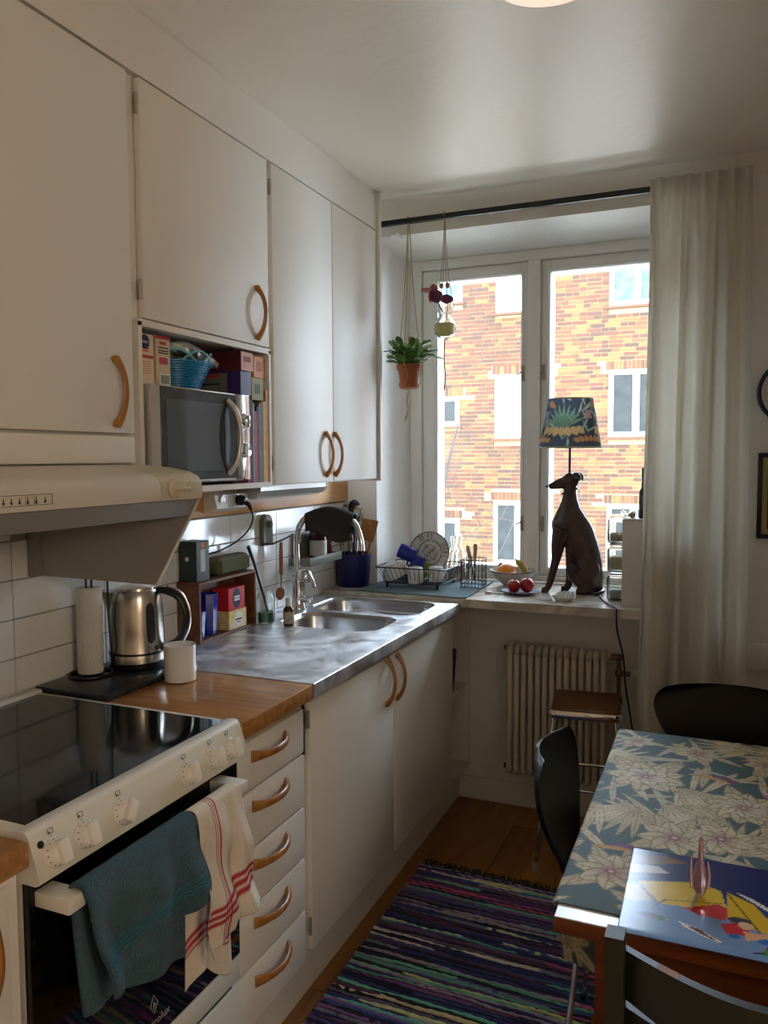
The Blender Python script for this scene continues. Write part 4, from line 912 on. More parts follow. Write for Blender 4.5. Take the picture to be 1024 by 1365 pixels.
# ================================================================ SILL THINGS
ZL = .9202
m_porc = mat('white_porcelain', (228, 228, 224), .18)
m_cobalt = mat('cobalt_ceramic', (30, 36, 140), .2)
ck = thing('utensil_crock', 'dark blue ribbed crock full of kitchen utensils in the corner', 'crock', (.084, 3.205, ZL))
kv = MB(); CC = (.084, 3.205, ZL); nn = 64
vs = []; pr = [(.0, .0), (.066, 0), (.069, .004), (.078, .135), (.080, .142), (.080, .146), (.073, .146), (.063, .01), (0, .008)]
for i in range(nn):
    a = 2*PI*i/nn; f = 1+.018*math.cos(a*22)
    for k, (r, h) in enumerate(pr): rr = r*(f if k in (2, 3) else 1); vs.append((CC[0]+rr*math.cos(a), CC[1]+rr*math.sin(a), CC[2]+h))
m9 = len(pr); kv.add(vs, [(i*m9+k, ((i+1) % nn)*m9+k, ((i+1) % nn)*m9+k+1, i*m9+k+1) for i in range(nn) for k in range(m9-1)])
part('body', kv, mat('ink_blue_ceramic', (26, 28, 86), .3), ck)
def rod(p0, p1, r, n=8): return MB().tube([p0, p1], r, n)
m_spat = wood('spatula_wood', (178, 128, 78), (150, 100, 56), .6, 'z')
def utensil(name, label, m, base, top, head, hr, rr=.004, hm=None):
    t = thing(name, label, 'utensil', base, None); b = Vector(base); tp = Vector(top); d = (tp-b).normalized()
    part('handle', rod(b, tp, rr), m, t)
    q = Vector((0, 0, 1)).rotation_difference(d).to_matrix()
    if head == 'bowl': part('head', MB().ell(tp+d*hr[2]*.7, hr, 16, 10, rot=q), hm or m, t)
    if head == 'flat': part('head', MB().rb(-hr[0], hr[0], -.002, .002, 0, hr[2], .0015).xf(Matrix.Translation(tp-d*.005) @ q.to_4x4() @ Matrix.Rotation(.4, 4, 'Z')), hm or m, t)
    return t
bz = ZL+.012
utensil('ladle', 'black ladle in the blue crock', m_black, (.08, 3.21, bz), (.085, 3.215, 1.235), 'bowl', (.030, .012, .040), .005)
utensil('serving_spoon', 'large steel serving spoon in the blue crock', m_steel, (.095, 3.20, bz), (.108, 3.205, 1.215), 'bowl', (.026, .008, .038), .004)
utensil('spatula', 'wide wooden spatula in the blue crock', m_spat, (.11, 3.20, bz), (.140, 3.205, 1.13), 'flat', (.024, 0, .095), .005)
utensil('spatula', 'narrow wooden spatula leaning at the edge of the blue crock', m_spat, (.11, 3.22, bz), (.160, 3.225, 1.12), 'flat', (.013, 0, .10), .0045)
utensil('wooden_spoon', 'wooden spoon in the blue crock', m_spat, (.10, 3.235, bz), (.125, 3.248, 1.15), 'bowl', (.017, .007, .034), .0045)
utensil('skimmer', 'steel slotted skimmer in the blue crock', m_steel, (.06, 3.22, bz), (.045, 3.23, 1.225), 'bowl', (.034, .006, .034), .004)
utensil('whisk', 'thin steel fork handle in the blue crock', m_steel, (.06, 3.18, bz), (.036, 3.16, 1.13), 'flat', (.008, 0, .04), .003)
utensil('potato_peeler', 'chrome peeler with loop handle in the blue crock', m_chrome, (.09, 3.17, bz), (.098, 3.158, 1.115), 'bowl', (.010, .003, .026), .004)
utensil('tongs', 'steel tongs standing in the blue crock', m_steel, (.05, 3.20, bz), (.038, 3.20, 1.17), 'flat', (.010, 0, .06), .004)
# mat
def matfn(u, v):
    x = .150+.50*u; y = 3.075+.455*v
    return ((x-.02*v*(u-.5), y-.02*u*(1-v)+.004*math.sin(u*14), ZL+.0022+.0012*math.sin(u*40+v*9)*math.sin(v*30)))
cloth('drying_mat', 'grey blue cloth mat under the dish rack', matfn, 30, 24, mat('mat_grey_blue', (110, 128, 134), .95, bump=(150, .6)), 'mat', th=.003)
ZM = ZL+.0055
# dish rack
rk = thing('dish_rack', 'black wire dish rack on the grey blue mat', 'dish rack', (.35, 3.31, ZM))
def rect(x0, x1, y0, y1, z, r=.02): return [(p[0], p[1], z) for p in rrect(x0, x1, y0, y1, r, 3)]
tx0, tx1, ty0, ty1, tz = .200, .528, 3.165, 3.455, 1.014; bx0, bx1, by0, by1, bz_ = .235, .495, 3.195, 3.43, .945
part('top_rim', MB().tube(rect(tx0, tx1, ty0, ty1, tz), .0028, 6, closed=True), m_wire, rk)
part('bottom_rim', MB().tube(rect(bx0, bx1, by0, by1, bz_), .0024, 6, closed=True), m_wire, rk)
for i in range(13):
    t = (i+.5)/13; xt = tx0+.015+(tx1-tx0-.03)*t; xb = bx0+.01+(bx1-bx0-.02)*t
    part('wire', MB().tube([(xt, ty0, tz), (xb, by0, bz_), (xb, by1, bz_), (xt, ty1, tz)], .0014, 5), m_wire, rk)
for i in range(11):
    t = (i+.5)/11; yt = ty0+.015+(ty1-ty0-.03)*t; yb = by0+.01+(by1-by0-.02)*t
    part('wire', MB().tube([(tx0, yt, tz), (bx0, yb, bz_), (bx1, yb, bz_), (tx1, yt, tz)], .0014, 5), m_wire, rk)
for x, y in ((.25, 3.2), (.48, 3.2), (.25, 3.425), (.48, 3.425)): part('foot', MB().cyl((x, y, ZM-.0005), .006, .018, 10).cyl((x, y, ZM+.012), .004, .012, 8), m_black, rk)
part('loop', MB().tube(spline([(.448, 3.176, .965), (.452, 3.176, .99), (.462, 3.174, 1.0), (.472, 3.176, .99), (.476, 3.176, .965)], 4), .0015, 5), m_wire, rk)
# transfer-ware plate, printed
pp = Print(-.1, .1, -.1, .1, .0028, (206, 204, 198)); rr_ = np.hypot(pp.X, pp.Y); th_ = np.arctan2(pp.Y, pp.X); br = (70, 58, 62)
pp.put((rr_ > .0915), br, .9); pp.put((np.abs(rr_-.057) < .0022), br, .85); pp.put(np.abs(rr_-.053) < .0008, br, .6)
wv = (np.sin(th_*16+rr_*320)*np.sin(rr_*300+np.cos(th_*5)*3)+.5*np.sin(th_*31) > .18) & (rr_ > .062) & (rr_ < .090) & (np.sin(th_*4+.6) > -.35)
pp.put(wv, br, .75)
cvv = (np.sin(pp.X*420+np.sin(pp.Y*240)*2)*np.sin(pp.Y*380+np.sin(pp.X*300)*2) > .12) & (rr_ < .040*(1+.12*np.sin(th_*6)))
pp.put(cvv, br, .75); pp.put((np.sin(pp.X*310)*np.sin(pp.Y*290) > .6) & (rr_ < .038), (150, 134, 80), .6)
def plate_pt(x, y):
    r = math.hypot(x, y); k = 1 if r <= .095 else .095/r; x *= k; y *= k; r = min(r, .095)
    h = .0 if r < .05 else .012*((r-.05)/.045)**1.3
    return (x, -h, y)
tl = Matrix.Translation((.378, 3.395, 1.058)) @ Matrix.Rotation(math.radians(.0), 4, 'Z') @ Matrix.Rotation(math.radians(-11), 4, 'X')
pmb = pp.mesh(plate_pt); pmb.xf(tl)
po = one('patterned_plate', pmb, vcol('transfer_print', .2), 'white plate with dark brown floral transfer print standing in the dish rack', 'plate')
md = po.modifiers.new('s', 'SOLIDIFY'); md.thickness = .004; md.offset = 0
def bowlp(r, h, t=.003): return [(0, 0), (r*.45, 0), (r*.47, .004), (r*.80, h*.5), (r, h), (r-t, h), (r*.78, h*.52), (r*.44, .007), (0, .007)]
q = Matrix.Rotation(math.radians(200), 3, 'X') @ Matrix.Rotation(math.radians(16), 3, 'Y')
one('white_bowl', MB().lathe(bowlp(.060, .058), (.243, 3.252, 1.022), 30, rot=q), m_porc, 'white porcelain bowl lying upside down in the dish rack', 'bowl')
def mugp(r, h): return [(0, 0), (r*.86, 0), (r*.93, .004), (r, h*.3), (r, h), (r-.003, h), (r-.004, .007), (0, .007)]
def rackmug(name, label, c, r, h, rot, m, hang):
    t = thing(name, label, 'mug', c, 'mugs in the dish rack'); R3 = rot; part('body', MB().lathe(mugp(r, h), c, 26, rot=R3), m, t)
    hp_ = [Vector(c)+R3 @ (Matrix.Rotation(hang, 3, 'Z') @ Vector(p)) for p in ((r*.97, 0, h*.82), (r+.020, 0, h*.75), (r+.022, 0, h*.38), (r*.97, 0, h*.2))]
    part('handle', MB().tube(spline(hp_, 5), .0042, 8), m, t); return t
Rx = lambda d: Matrix.Rotation(math.radians(d), 3, 'X'); Ry = lambda d: Matrix.Rotation(math.radians(d), 3, 'Y')
rackmug('blue_mug', 'cobalt blue mug tipped on its side on the white bowl', (.338, 3.318, 1.046), .033, .080, Ry(-68) @ Rx(10), m_cobalt, 1.6)
rackmug('blue_mug', 'cobalt blue mug upside down leaning against the plate', (.376, 3.285, 1.052), .031, .078, Ry(205) @ Rx(8), m_cobalt, .3)
rackmug('white_mug', 'white mug upside down next to the white bowl in the rack', (.375, 3.214, 1.014), .034, .065, Rx(186), m_porc, -.5)
rackmug('white_mug', 'white mug with large handle toward the cutlery basket', (.452, 3.265, 1.014), .034, .062, Rx(180), m_porc, .25)
one('green_sponge', MB().rb(.335, .395, 3.33, 3.36, .955, 1.022, .008), mat('green_sponge', (150, 168, 40), .9, bump=(160, .8)), 'yellow green sponge behind the mugs in the dish rack', 'sponge')
# cutlery basket
cbk = thing('cutlery_basket', 'square black wire cutlery basket beside the dish rack', 'basket', (.605, 3.335, ZM))
q0, q1, q2, q3 = .556, .648, 3.275, 3.385
for z in (ZM+.004, ZM+.022, 1.048): part('ring', MB().tube(rect(q0, q1, q2, q3, z, .008), .0022, 6, closed=True), m_wire, cbk)
for i in range(6):
    x = q0+.008+(q1-q0-.016)*i/5
    for y in (q2, q3): part('wire', MB().tube([(x, y, ZM+.004), (x, y, 1.048)], .0014, 5), m_wire, cbk)
    part('wire', MB().tube([(x, q2, ZM+.022), (x, q3, ZM+.022)], .0014, 5), m_wire, cbk)
for i in range(5):
    y = q2+.014+(q3-q2-.028)*i/4
    for x in (q0, q1): part('wire', MB().tube([(x, y, ZM+.004), (x, y, 1.048)], .0014, 5), m_wire, cbk)
m_grip = mat('knife_grip', (178, 166, 154), .5)
def knife(label, base, top, m, w=.008):
    w = 1.5; t = thing('table_knife', label, 'knife', base, 'knives in the cutlery basket'); b = Vector(base); p = Vector(top); mdl = b.lerp(p, .42)
    part('blade', MB().tube([b, mdl], .006, 6, flat=(.25, 1.2)), m_steel, t); part('handle', MB().tube([mdl, b.lerp(p, .7), p.lerp(b, .06), p], [.007, .012, .0145, .008], 10, flat=(.5, 1.0)), m, t)
knife('grey handled table knife tilted toward the dish rack in the cutlery basket', (.612, 3.32, ZM+.026), (.572, 3.335, 1.104), m_grip)
knife('grey handled table knife standing upright in the cutlery basket', (.598, 3.345, ZM+.026), (.609, 3.335, 1.114), m_grip)
utensil('fork', 'steel fork lying across the cutlery basket', m_steel, (.64, 3.295, ZM+.028), (.60, 3.295, 1.03), 'flat', (.008, 0, .03), .003)
utensil('teaspoon', 'steel teaspoon standing in the cutlery basket', m_steel, (.58, 3.30, ZM+.028), (.588, 3.30, 1.01), 'bowl', (.011, .004, .018), .003)
# carafe at the pane
ca = thing('glass_carafe', 'clear glass carafe half full behind the dish rack', 'carafe', (.47, 3.50, ZL)); CA = (.470, 3.50, ZL)
part('glass', MB().lathe([(0, 0), (.043, 0), (.045, .003), (.045, .11), (.040, .135), (.024, .165), (.030, .205), (.0285, .205), (.0225, .165), (.0375, .134), (.0428, .108), (.0428, .005), (0, .004)], CA, 28), m_glass, ca)
part('water', MB().lathe([(0, .0045), (.0424, .0055), (.0424, .085), (0, .085)], CA, 28), mat('pinkish_water', (236, 214, 202), .03, trans=.8, ior=1.33), ca)
# fruit bowl
fb = thing('fruit_bowl', 'cream ceramic bowl with blue patterned inside holding fruit', 'bowl', (.742, 3.462, ZL)); FB = (.742, 3.462, ZL)
part('bowl', MB().lathe([(0, 0), (.042, 0), (.044, .006), (.075, .028), (.100, .066), (.099, .069), (.0965, .066), (.072, .031), (.04, .010), (0, .010)], FB, 40), mat('bowl_cream', (196, 188, 172), .3, var=(26, .15)), fb)
part('rim', MB().lathe([(.1005, .064), (.1005, .0695), (.0965, .0695)], FB, 40, cap=False), mat('rim_brown', (112, 92, 96), .3), fb)
one('orange', MB().ell((.715, 3.455, ZL+.059), (.042, .042, .039), 22, 14), mat('orange_peel', (240, 140, 24), .45, bump=(180, .3)), 'ripe orange in the cream fruit bowl', 'fruit')
def banana(p, r, label, c):
    pts = spline(p, 6); n = len(pts); R_ = [r*min(1, .35+2.2*min(i, n-1-i)/n*1.5) for i in range(n)]
    t = thing('banana', label, 'fruit', p[0], None); part('skin', MB().tube(pts, R_, 8), c, t); part('stem', MB().tube([pts[-1], pts[-1]+(pts[-1]-pts[-3])*1.0], [.004, .003], 6), mat('banana_stem', (92, 78, 40), .7) if 'banana_stem' not in MATS else MATS['banana_stem'], t)
banana([(.800, 3.455, ZL+.044), (.795, 3.46, ZL+.072), (.775, 3.465, ZL+.095), (.755, 3.47, ZL+.113)], .014, 'yellow green banana pointing up out of the fruit bowl', mat('banana_skin', (188, 160, 62), .5, var=(24, .3)))
pe = thing('pear', 'small green brown pear behind the orange in the fruit bowl', 'fruit', (.68, 3.50, ZL+.05)); part('flesh', MB().lathe([(0, -.02), (.018, -.015), (.024, .002), (.018, .020), (.010, .032), (0, .036)], (.690, 3.505, ZL+.062), 20, rot=Ry(-30)), mat('pear_skin', (136, 116, 52), .5, var=(30, .3)), pe)
part('stem', MB().tube([(.673, 3.505, ZL+.092), (.662, 3.505, ZL+.112)], .0018, 5), MATS['banana_stem'], pe)
# blue plate with two apples
bp_ = thing('small_plate', 'small blue and white plate under the two red apples', 'plate', (.822, 3.268, ZL)); BP = (.822, 3.268, ZL)
part('plate', MB().lathe([(0, 0), (.045, 0), (.048, .003), (.078, .011), (.078, .014), (.046, .006), (0, .005)], BP, 36), mat('blue_white_plate', (206, 210, 222), .25, var=(34, 0, (42, 52, 112))), bp_)
m_apple = mat('pomegranate_red', (180, 20, 34), .3, var=(16, .35))
def apple(c, r, label):
    t = thing('red_apple', label, 'fruit', (c[0], c[1], c[2]-r*.92), None)
    part('flesh', MB().lathe([(0, -r*.84), (r*.30, -r*.92), (r*.7, -r*.7), (r*.98, -r*.1), (r*.94, r*.35), (r*.62, r*.80), (r*.28, r*.90), (0, r*.74)], c, 26), m_apple, t)
    part('stem', MB().tube([(c[0], c[1], c[2]+r*.7), (c[0]+.003, c[1], c[2]+r*1.1)], .0018, 5), MATS['banana_stem'], t)
apple((.800, 3.250, ZL+.006+.0262), .0285, 'dark red apple on the blue plate, nearer the dish rack')
apple((.848, 3.278, ZL+.006+.0285), .031, 'bright red apple on the blue plate, nearer the dog lamp')
fk = utensil('dessert_fork', 'small steel fork on the sill beside the blue plate', m_steel, (.765, 3.215, ZL+.003), (.715, 3.205, ZL+.003), 'flat', (.007, 0, .03), .0026)
# white dish with crackled ridges
ed = thing('soap_dish', 'white oval dish holding white ridged shells in front of the dog lamp', 'dish', (1.02, 3.165, ZL)); ED = (1.02, 3.165, ZL)
dsh = MB().lathe([(0, 0), (.030, 0), (.034, .003), (.048, .016), (.0465, .018), (.032, .006), (0, .005)], ED, 32); dsh.v = [(v[0], ED[1]+(v[1]-ED[1])*.8, v[2]) for v in dsh.v]
part('dish', dsh, m_porc, ed)
for i, dx in enumerate((-.022, -.005, .012, .026)): part('shell', MB().tube([(1.02+dx-.006, 3.150, ZL+.014), (1.02+dx, 3.165, ZL+.024), (1.02+dx+.006, 3.183, ZL+.034)], [.005, .0085, .004], 8), m_porc, ed)
# ---------------------------------------------------------------- dog lamp
dg = thing('dog_lamp', 'table lamp with a dark brown sitting greyhound base and floral shade on the sill', 'lamp', (1.03, 3.40, ZL))
m_dog = mat('dark_bronze_resin', (72, 50, 44), .26, var=(30, .3))
D = MB()
def ch(pts, rs, n=12, flat=None): D.tube(spline(pts, 5), lerp_list(list(zip([i/(len(rs)-1) for i in range(len(rs))], rs)), [i/(5*(len(pts)-1)) for i in range(5*(len(pts)-1)+1)]), n, flat=flat)
YD = 3.40
def rings(rs, n=20):
    vs = []; fs = []
    for z, x0, x1, ry in rs:
        for k in range(n): a = 2*PI*k/n; vs.append(((x0+x1)/2+(x1-x0)/2*math.cos(a), YD+ry*math.sin(a), z))
    for q in range(len(rs)-1):
        for k in range(n): fs.append((q*n+k, q*n+(k+1) % n, (q+1)*n+(k+1) % n, (q+1)*n+k))
    fs.append(tuple(range(n))[::-1]); fs.append(tuple((len(rs)-1)*n+k for k in range(n))); D.add(vs, fs)
rings([(.925, 1.05, 1.13, .05), (.96, 1.03, 1.142, .062), (1.0, 1.025, 1.142, .060), (1.05, 1.022, 1.138, .056), (1.09, 1.018, 1.130, .054), (1.12, .992, 1.122, .058), (1.15, .944, 1.113, .063), (1.185, .924, 1.102, .066), (1.215, .924, 1.088, .062), (1.245, .938, 1.066, .052), (1.275, .954, 1.046, .043), (1.305, .966, 1.035, .037), (1.335, .972, 1.030, .033), (1.365, .975, 1.030, .032), (1.385, .980, 1.025, .028)])
D.ell((1.003, YD, 1.388), (.038, .032, .034), 18, 12)                                                             # skull
ch([(.995, YD-.003, 1.384), (.965, YD-.012, 1.376), (.935, YD-.022, 1.367), (.917, YD-.027, 1.362)], [.030, .024, .0165, .0105], 12)   # muzzle
for sg in (-1, 1): ch([(1.015, YD+sg*.024, 1.402), (1.030, YD+sg*.032, 1.414), (1.043, YD+sg*.034, 1.404), (1.046, YD+sg*.030, 1.385)], [.011, .012, .010, .004], 8)   # folded ears
def leg(pts, rs): ch(pts, rs, 10)
leg([(.975, YD-.045, 1.19), (.962, YD-.050, 1.12), (.955, YD-.055, 1.06), (.940, YD-.06, 1.0), (.930, YD-.063, .955), (.916, YD-.066, .930), (.898, YD-.07, .930)], [.040, .030, .020, .0165, .0145, .014, .013])
leg([(1.018, YD-.02, 1.19), (1.012, YD-.014, 1.12), (1.006, YD-.006, 1.06), (1.002, YD, 1.0), (1.000, YD+.002, .955), (.990, YD, .932), (.968, YD-.006, .931)], [.040, .030, .021, .017, .015, .014, .013])
for sg, fx in ((-1, 1.10), (1, 1.06)):
    D.ell((1.075, YD+sg*.040, 1.005), (.058, .030, .068), 16, 12, rot=Matrix.Rotation(math.radians(20), 3, 'Y'))    # haunch
    leg([(1.040, YD+sg*.048, 1.040), (1.024, YD+sg*.052, 1.0), (1.055, YD+sg*.052, .962), (1.10, YD+sg*.052, .938)], [.030, .024, .020, .016])
    leg([(1.11, YD+sg*.052, .938), (1.075, YD+sg*.06, .932), (1.040, YD+sg*.068, .931)], [.015, .014, .012])
D.ell((1.085, YD, .955), (.055, .060, .034), 16, 10)
ch([(1.12, YD, .95), (1.142, YD-.02, .935), (1.138, YD-.055, .930), (1.105, YD-.085, .930)], [.016, .012, .010, .006], 8)   # tail
do = part('dog_figure', D, m_dog, dg, 0)
mr = do.modifiers.new('r', 'REMESH'); mr.mode = 'VOXEL'; mr.voxel_size = .0038; mr.use_smooth_shade = True
ms = do.modifiers.new('s', 'SMOOTH'); ms.factor = .5; ms.iterations = 5
part('eye', MB().ell((.975, YD-.034, 1.393), (.005, .004, .004), 10, 6), m_black, dg); part('nose', MB().ell((.909, YD-.030, 1.364), (.006, .007, .006), 12, 8), m_black, dg)
part('collar', MB().tube([(1.001+.035*math.cos(a), YD+.038*math.sin(a), 1.343+.012*math.cos(a)) for a in [2*PI*i/24 for i in range(24)]], .004, 6, closed=True), m_dog, dg)
SXc, SYc = .998, YD
part('stem', MB().cyl((SXc, SYc, 1.405), .0052, .155, 12).lathe([(.0, 0), (.016, 0), (.016, .006), (.007, .012)], (SXc, SYc, 1.411), 16).lathe([(.006, 0), (.018, .006), (.018, .03), (0, .03)], (SXc, SYc, 1.535), 16), mat('stem_rust', (86, 40, 30), .4, .4), dg)
m_sh = Print(0, 2*PI*.115, 0, .205, .0032, (66, 72, 84))
rs_ = random.Random(12)
for k in range(90): m_sh.leaf(rs_.uniform(0, .72), rs_.uniform(-.02, .2), rs_.uniform(.3, 2.8), rs_.uniform(.04, .09), .011, rs_.choice(((130, 158, 152), (150, 170, 148), (112, 144, 164), (170, 174, 148))), (36, 44, 54))
for c0 in (.0, .24, .48, .72):
    for k in range(9): m_sh.leaf(c0+.005, .085, PI*(.5+.17*(k-4)*.55), .10, .016, (116, 140, 118), (60, 76, 70))
    m_sh.disc(c0, .10, .036, (100, 126, 106), 1, .03)
    for k in range(7): m_sh.leaf(c0+.020*(k-3), .085+.0, -PI/2+(k-3)*.28, .045, .030, (206, 172, 122), (140, 110, 78), (180, 142, 100))
    for k in range(7): m_sh.leaf(c0+.12+.016*(k-3), .022, PI/2-(k-3)*.35, .03, .022, (180, 128, 88), (112, 82, 60))
    for k in range(10): m_sh.disc(c0+.11+.013*(k % 3)-.006*(k//3 % 2), .125+.012*(k//3), .0065, (184, 140, 130)); 
    m_sh.leaf(c0+.15, .19, -.4, .06, .03, (160, 112, 76), (84, 60, 50))
def shade(s, h):
    a = s/(.115)+2.5; t = h/.205; r = .1285+(.0915-.1285)*t; return (SXc+r*math.cos(a), SYc+r*math.sin(a), 1.528+.198*t)
sho = part('shade', m_sh.mesh(shade), vcol('floral_shade', .85, trl=.5), dg, 60)
part('shade_edge', MB().tube([(SXc+.129*math.cos(a), SYc+.129*math.sin(a), 1.527) for a in [2*PI*i/40 for i in range(40)]], .0025, 6, closed=True).tube([(SXc+.092*math.cos(a), SYc+.092*math.sin(a), 1.727) for a in [2*PI*i/40 for i in range(40)]], .0022, 6, closed=True), mat('shade_trim', (176, 168, 140), .8), dg)
part('shade_spider', MB().tube([(SXc-.092, SYc, 1.72), (SXc, SYc, 1.66), (SXc+.092, SYc, 1.72)], .002, 6).cyl((SXc, SYc, 1.56), .012, .10, 12), m_wire, dg)
part('cord', MB().tube(spline([(1.13, 3.37, ZL+.006), (1.155, 3.24, ZL+.004), (1.20, 3.12, ZL+.004), (1.236, 3.046, ZL+.003), (1.238, 3.035, .90), (1.243, 3.03, .84), (1.262, 3.06, .74), (1.268, 3.10, .62), (1.285, 3.12, .5), (1.30, 3.16, .35), (1.30, 3.2, .2)], 6), .0032, 6), m_black, dg)
# ---------------------------------------------------------------- jars and white box
for i in range(3):
    z0 = ZL+i*.113; t = thing('glass_jar', ['square glass jar at the bottom of the stack by the white box', 'square glass jar in the middle of the stack by the white box', 'square glass jar on top of the stack by the white box'][i], 'jar', (1.22, 3.265, z0), 'stacked glass jars')
    a = MB().rb(1.176, 1.262, 3.222, 3.312, z0+.0005, z0+.098, .012, 3); inn = MB().rb(1.181, 1.257, 3.227, 3.307, z0+.006, z0+.094, .010, 3); inn.f = [f[::-1] for f in inn.f]; a.add(inn.v, inn.f)
    part('glass', a, m_glass, t); part('lid', MB().rb(1.184, 1.254, 3.230, 3.304, z0+.0985, z0+.1125, .004), m_glass, t)
    part('contents', MB().rb(1.186, 1.252, 3.232, 3.302, z0+.008, z0+.04+.02*(i % 2), .006), mat('jar_contents_%d' % i, [(206, 206, 196), (214, 196, 160), (190, 176, 150)][i], .9, bump=(200, .6)), t)
wbx = thing('white_box', 'tall plain white box on the sill partly behind the curtain', 'box', (1.33, 3.14, ZL))
part('body', MB().rb(1.246, 1.43, 3.112, 3.205, ZL, 1.254, .003), mat('box_white', (214, 210, 198), .5), wbx)
part('edge_seam', MB().box(1.2462, 1.4298, 3.1112, 3.1125, 1.246, 1.2475), m_hinge, wbx)
pb = thing('pepper_mill', 'black bottle standing on the white box behind the curtain', 'bottle', (1.322, 3.16, 1.2545)); part('body', MB().lathe([(0, 0), (.022, 0), (.022, .10), (.014, .115), (.012, .15), (.014, .152), (.014, .19), (0, .19)], (1.322, 3.16, 1.2545), 20), m_black, pb)
part('grey_band', MB().lathe([(.0224, .03), (.0224, .085)], (1.322, 3.16, 1.2545), 20, cap=False), mat('mill_grey', (70, 70, 72), .4), pb)
one('walnut', MB().ell((1.277, 3.15, 1.2655), (.014, .012, .011), 14, 10), mat('walnut_shell', (170, 150, 116), .7, bump=(90, .8)), 'pale walnut on top of the white box', 'nut')
one('glass_dish', MB().lathe([(0, 0), (.020, 0), (.032, .026), (.030, .026), (.019, .003), (0, .003)], (1.262, 3.172, 1.2545), 24), m_glass, 'tiny clear glass dish on the white box', 'dish')
# ================================================================ CURTAIN ROD, PLANTS, CURTAIN
rd = thing('curtain_rod', 'flat black curtain rod under the ceiling across the window', 'curtain rod', (1.0, 3.2, 2.47))
part('rail', MB().rb(.20, 1.655, 3.190, 3.212, 2.466, 2.488, .003), m_black, rd)
for x in (1.6,): part('bracket', MB().rb(x-.01, x+.01, 3.196, 3.206, 2.488, 2.561, .001, 1), m_white, rd)
part('wall_clip', MB().rb(.262, .29, 3.215, 3.299, 2.430, 2.445, .002), m_white, rd)
def rope(parent, pts, r=.0022, name='cord', n=6): return part(name, MB().tube(spline(pts, 5) if len(pts) > 2 else pts, r, n), m_rope, parent)
m_leafc = mat('cactus_leaf', (84, 130, 58), .45, var=(20, .4)); m_leafp = mat('pale_leaf', (136, 178, 80), .45, var=(20, .3))
# --- holiday cactus
px, py = .354, 3.20
pt1 = thing('hanging_plant', 'green leafy cactus in a terracotta pot hanging in a jute hanger', 'plant', (px, py, 1.786))
pot = part('pot', MB().lathe([(0, .012), (.034, .012), (.036, .012), (.046, .078), (.052, .078), (.054, .082), (.054, .100), (.048, .100), (.046, .085), (.04, .08), (0, .08)], (px, py, 1.780), 32), m_terra, pt1)
part('saucer', MB().lathe([(0, 0), (.036, 0), (.041, .004), (.044, .020), (.041, .020), (.038, .008), (0, .008)], (px, py, 1.780), 32), m_terra, pot)
part('soil', MB().lathe([(0, 0), (.046, 0), (.046, .003), (0, .005)], (px, py, 1.862), 20), mat('soil', (60, 44, 32), .95), pot)
rl = random.Random(5)
for k in range(60):
    an = rl.uniform(0, 2*PI); L = rl.uniform(.07, .15); el = rl.uniform(.6, 1.5); p = Vector((px+.02*math.cos(an), py+.02*math.sin(an), 1.868)); seg = 3 if L > .07 else 2
    mb = MB(); d = Vector((math.cos(an)*math.cos(el), math.sin(an)*math.cos(el), math.sin(el))); w = .0145
    side = d.cross(Vector((0, 0, 1))).normalized()
    for s_ in range(seg):
        l = L/seg; q = p+d*l
        n = side.cross(d).normalized()*.0016
        o = [p-side*w*.25, p+d*l*.35-side*w, p+d*l*.75-side*w*1.05, q-side*w*.4, q+side*w*.4, p+d*l*.75+side*w*1.05, p+d*l*.35+side*w, p+side*w*.25]
        mb.add([v+n for v in o]+[v-n for v in o], [tuple(range(8)), tuple(range(15, 7, -1))]+[(i, (i+1) % 8, 8+(i+1) % 8, 8+i)[::-1] for i in range(8)])
        p = q; d = (d+Vector((0, 0, -.4 if s_ == 0 else -.9))*(.45+.3*rl.random())).normalized(); side = (side-d*side.dot(d)).normalized()
    part('leaf', mb, m_leafp if k % 6 == 0 else m_leafc, pt1, 0)
for sx, sy in ((-.05, .0), (.05, .01), (.0, -.052)):
    rope(pt1, [(px+sx*.08, py+sy*.1, 2.46), (px+sx*.3, py+sy*.3, 2.25), (px+sx*.75, py+sy*.9, 2.0), (px+sx*1.08, py+sy*1.08, 1.878)])
    rope(pt1, [(px+sx*1.1, py+sy*1.1, 1.878), (px+sx*.75+.01, py+sy*.75, 1.83), (px+sx*.9, py+sy*.9, 1.80), (px, py, 1.776)], .0018)
rope(pt1, [(px, py, 2.46), (px-.002, py, 2.478), (px-.001, py-.014, 2.490), (px, py+.0005, 2.4915), (px, py+.014, 2.485), (px, py, 2.46)], .0022)
rope(pt1, [(px, py, 1.776), (px-.008, py, 1.73), (px-.004, py, 1.69), (px-.018, py, 1.645)], .004, 'tassel')
part('bead', MB().ell((px+.012, py-.02, 1.985), (.009, .009, .012), 12, 8), mat('wood_bead', (170, 128, 88), .6), pt1)
# --- glass vase with cyclamen-like purple leaves
vx, vy = .513, 3.20
pt2 = thing('hanging_vase', 'hourglass glass vase with purple leaves hanging in a thin cord net', 'plant', (vx, vy, 1.99))
part('vase', MB().lathe([(0, 0), (.024, 0), (.040, .012), (.046, .035), (.042, .060), (.026, .082), (.022, .090), (.030, .105), (.038, .124), (.036, .140), (.034, .140), (.036, .124), (.028, .106), (.0195, .090), (.024, .081), (.040, .059), (.044, .035), (.038, .014), (.022, .003), (0, .003)], (vx, vy, 1.985), 30), m_glass, pt2)
part('pebbles', MB().lathe([(0, .004), (.022, .0045), (.038, .015), (.0435, .035), (.040, .055), (0, .058)], (vx, vy, 1.985), 26), translucent('pale_moss', (236, 222, 170), .65, bump=(90, 1)), pt2)
m_purp = mat('purple_leaf', (110, 36, 78), .5, var=(16, .3)); m_pink = mat('pink_leaf', (176, 96, 86), .5, var=(16, .3))
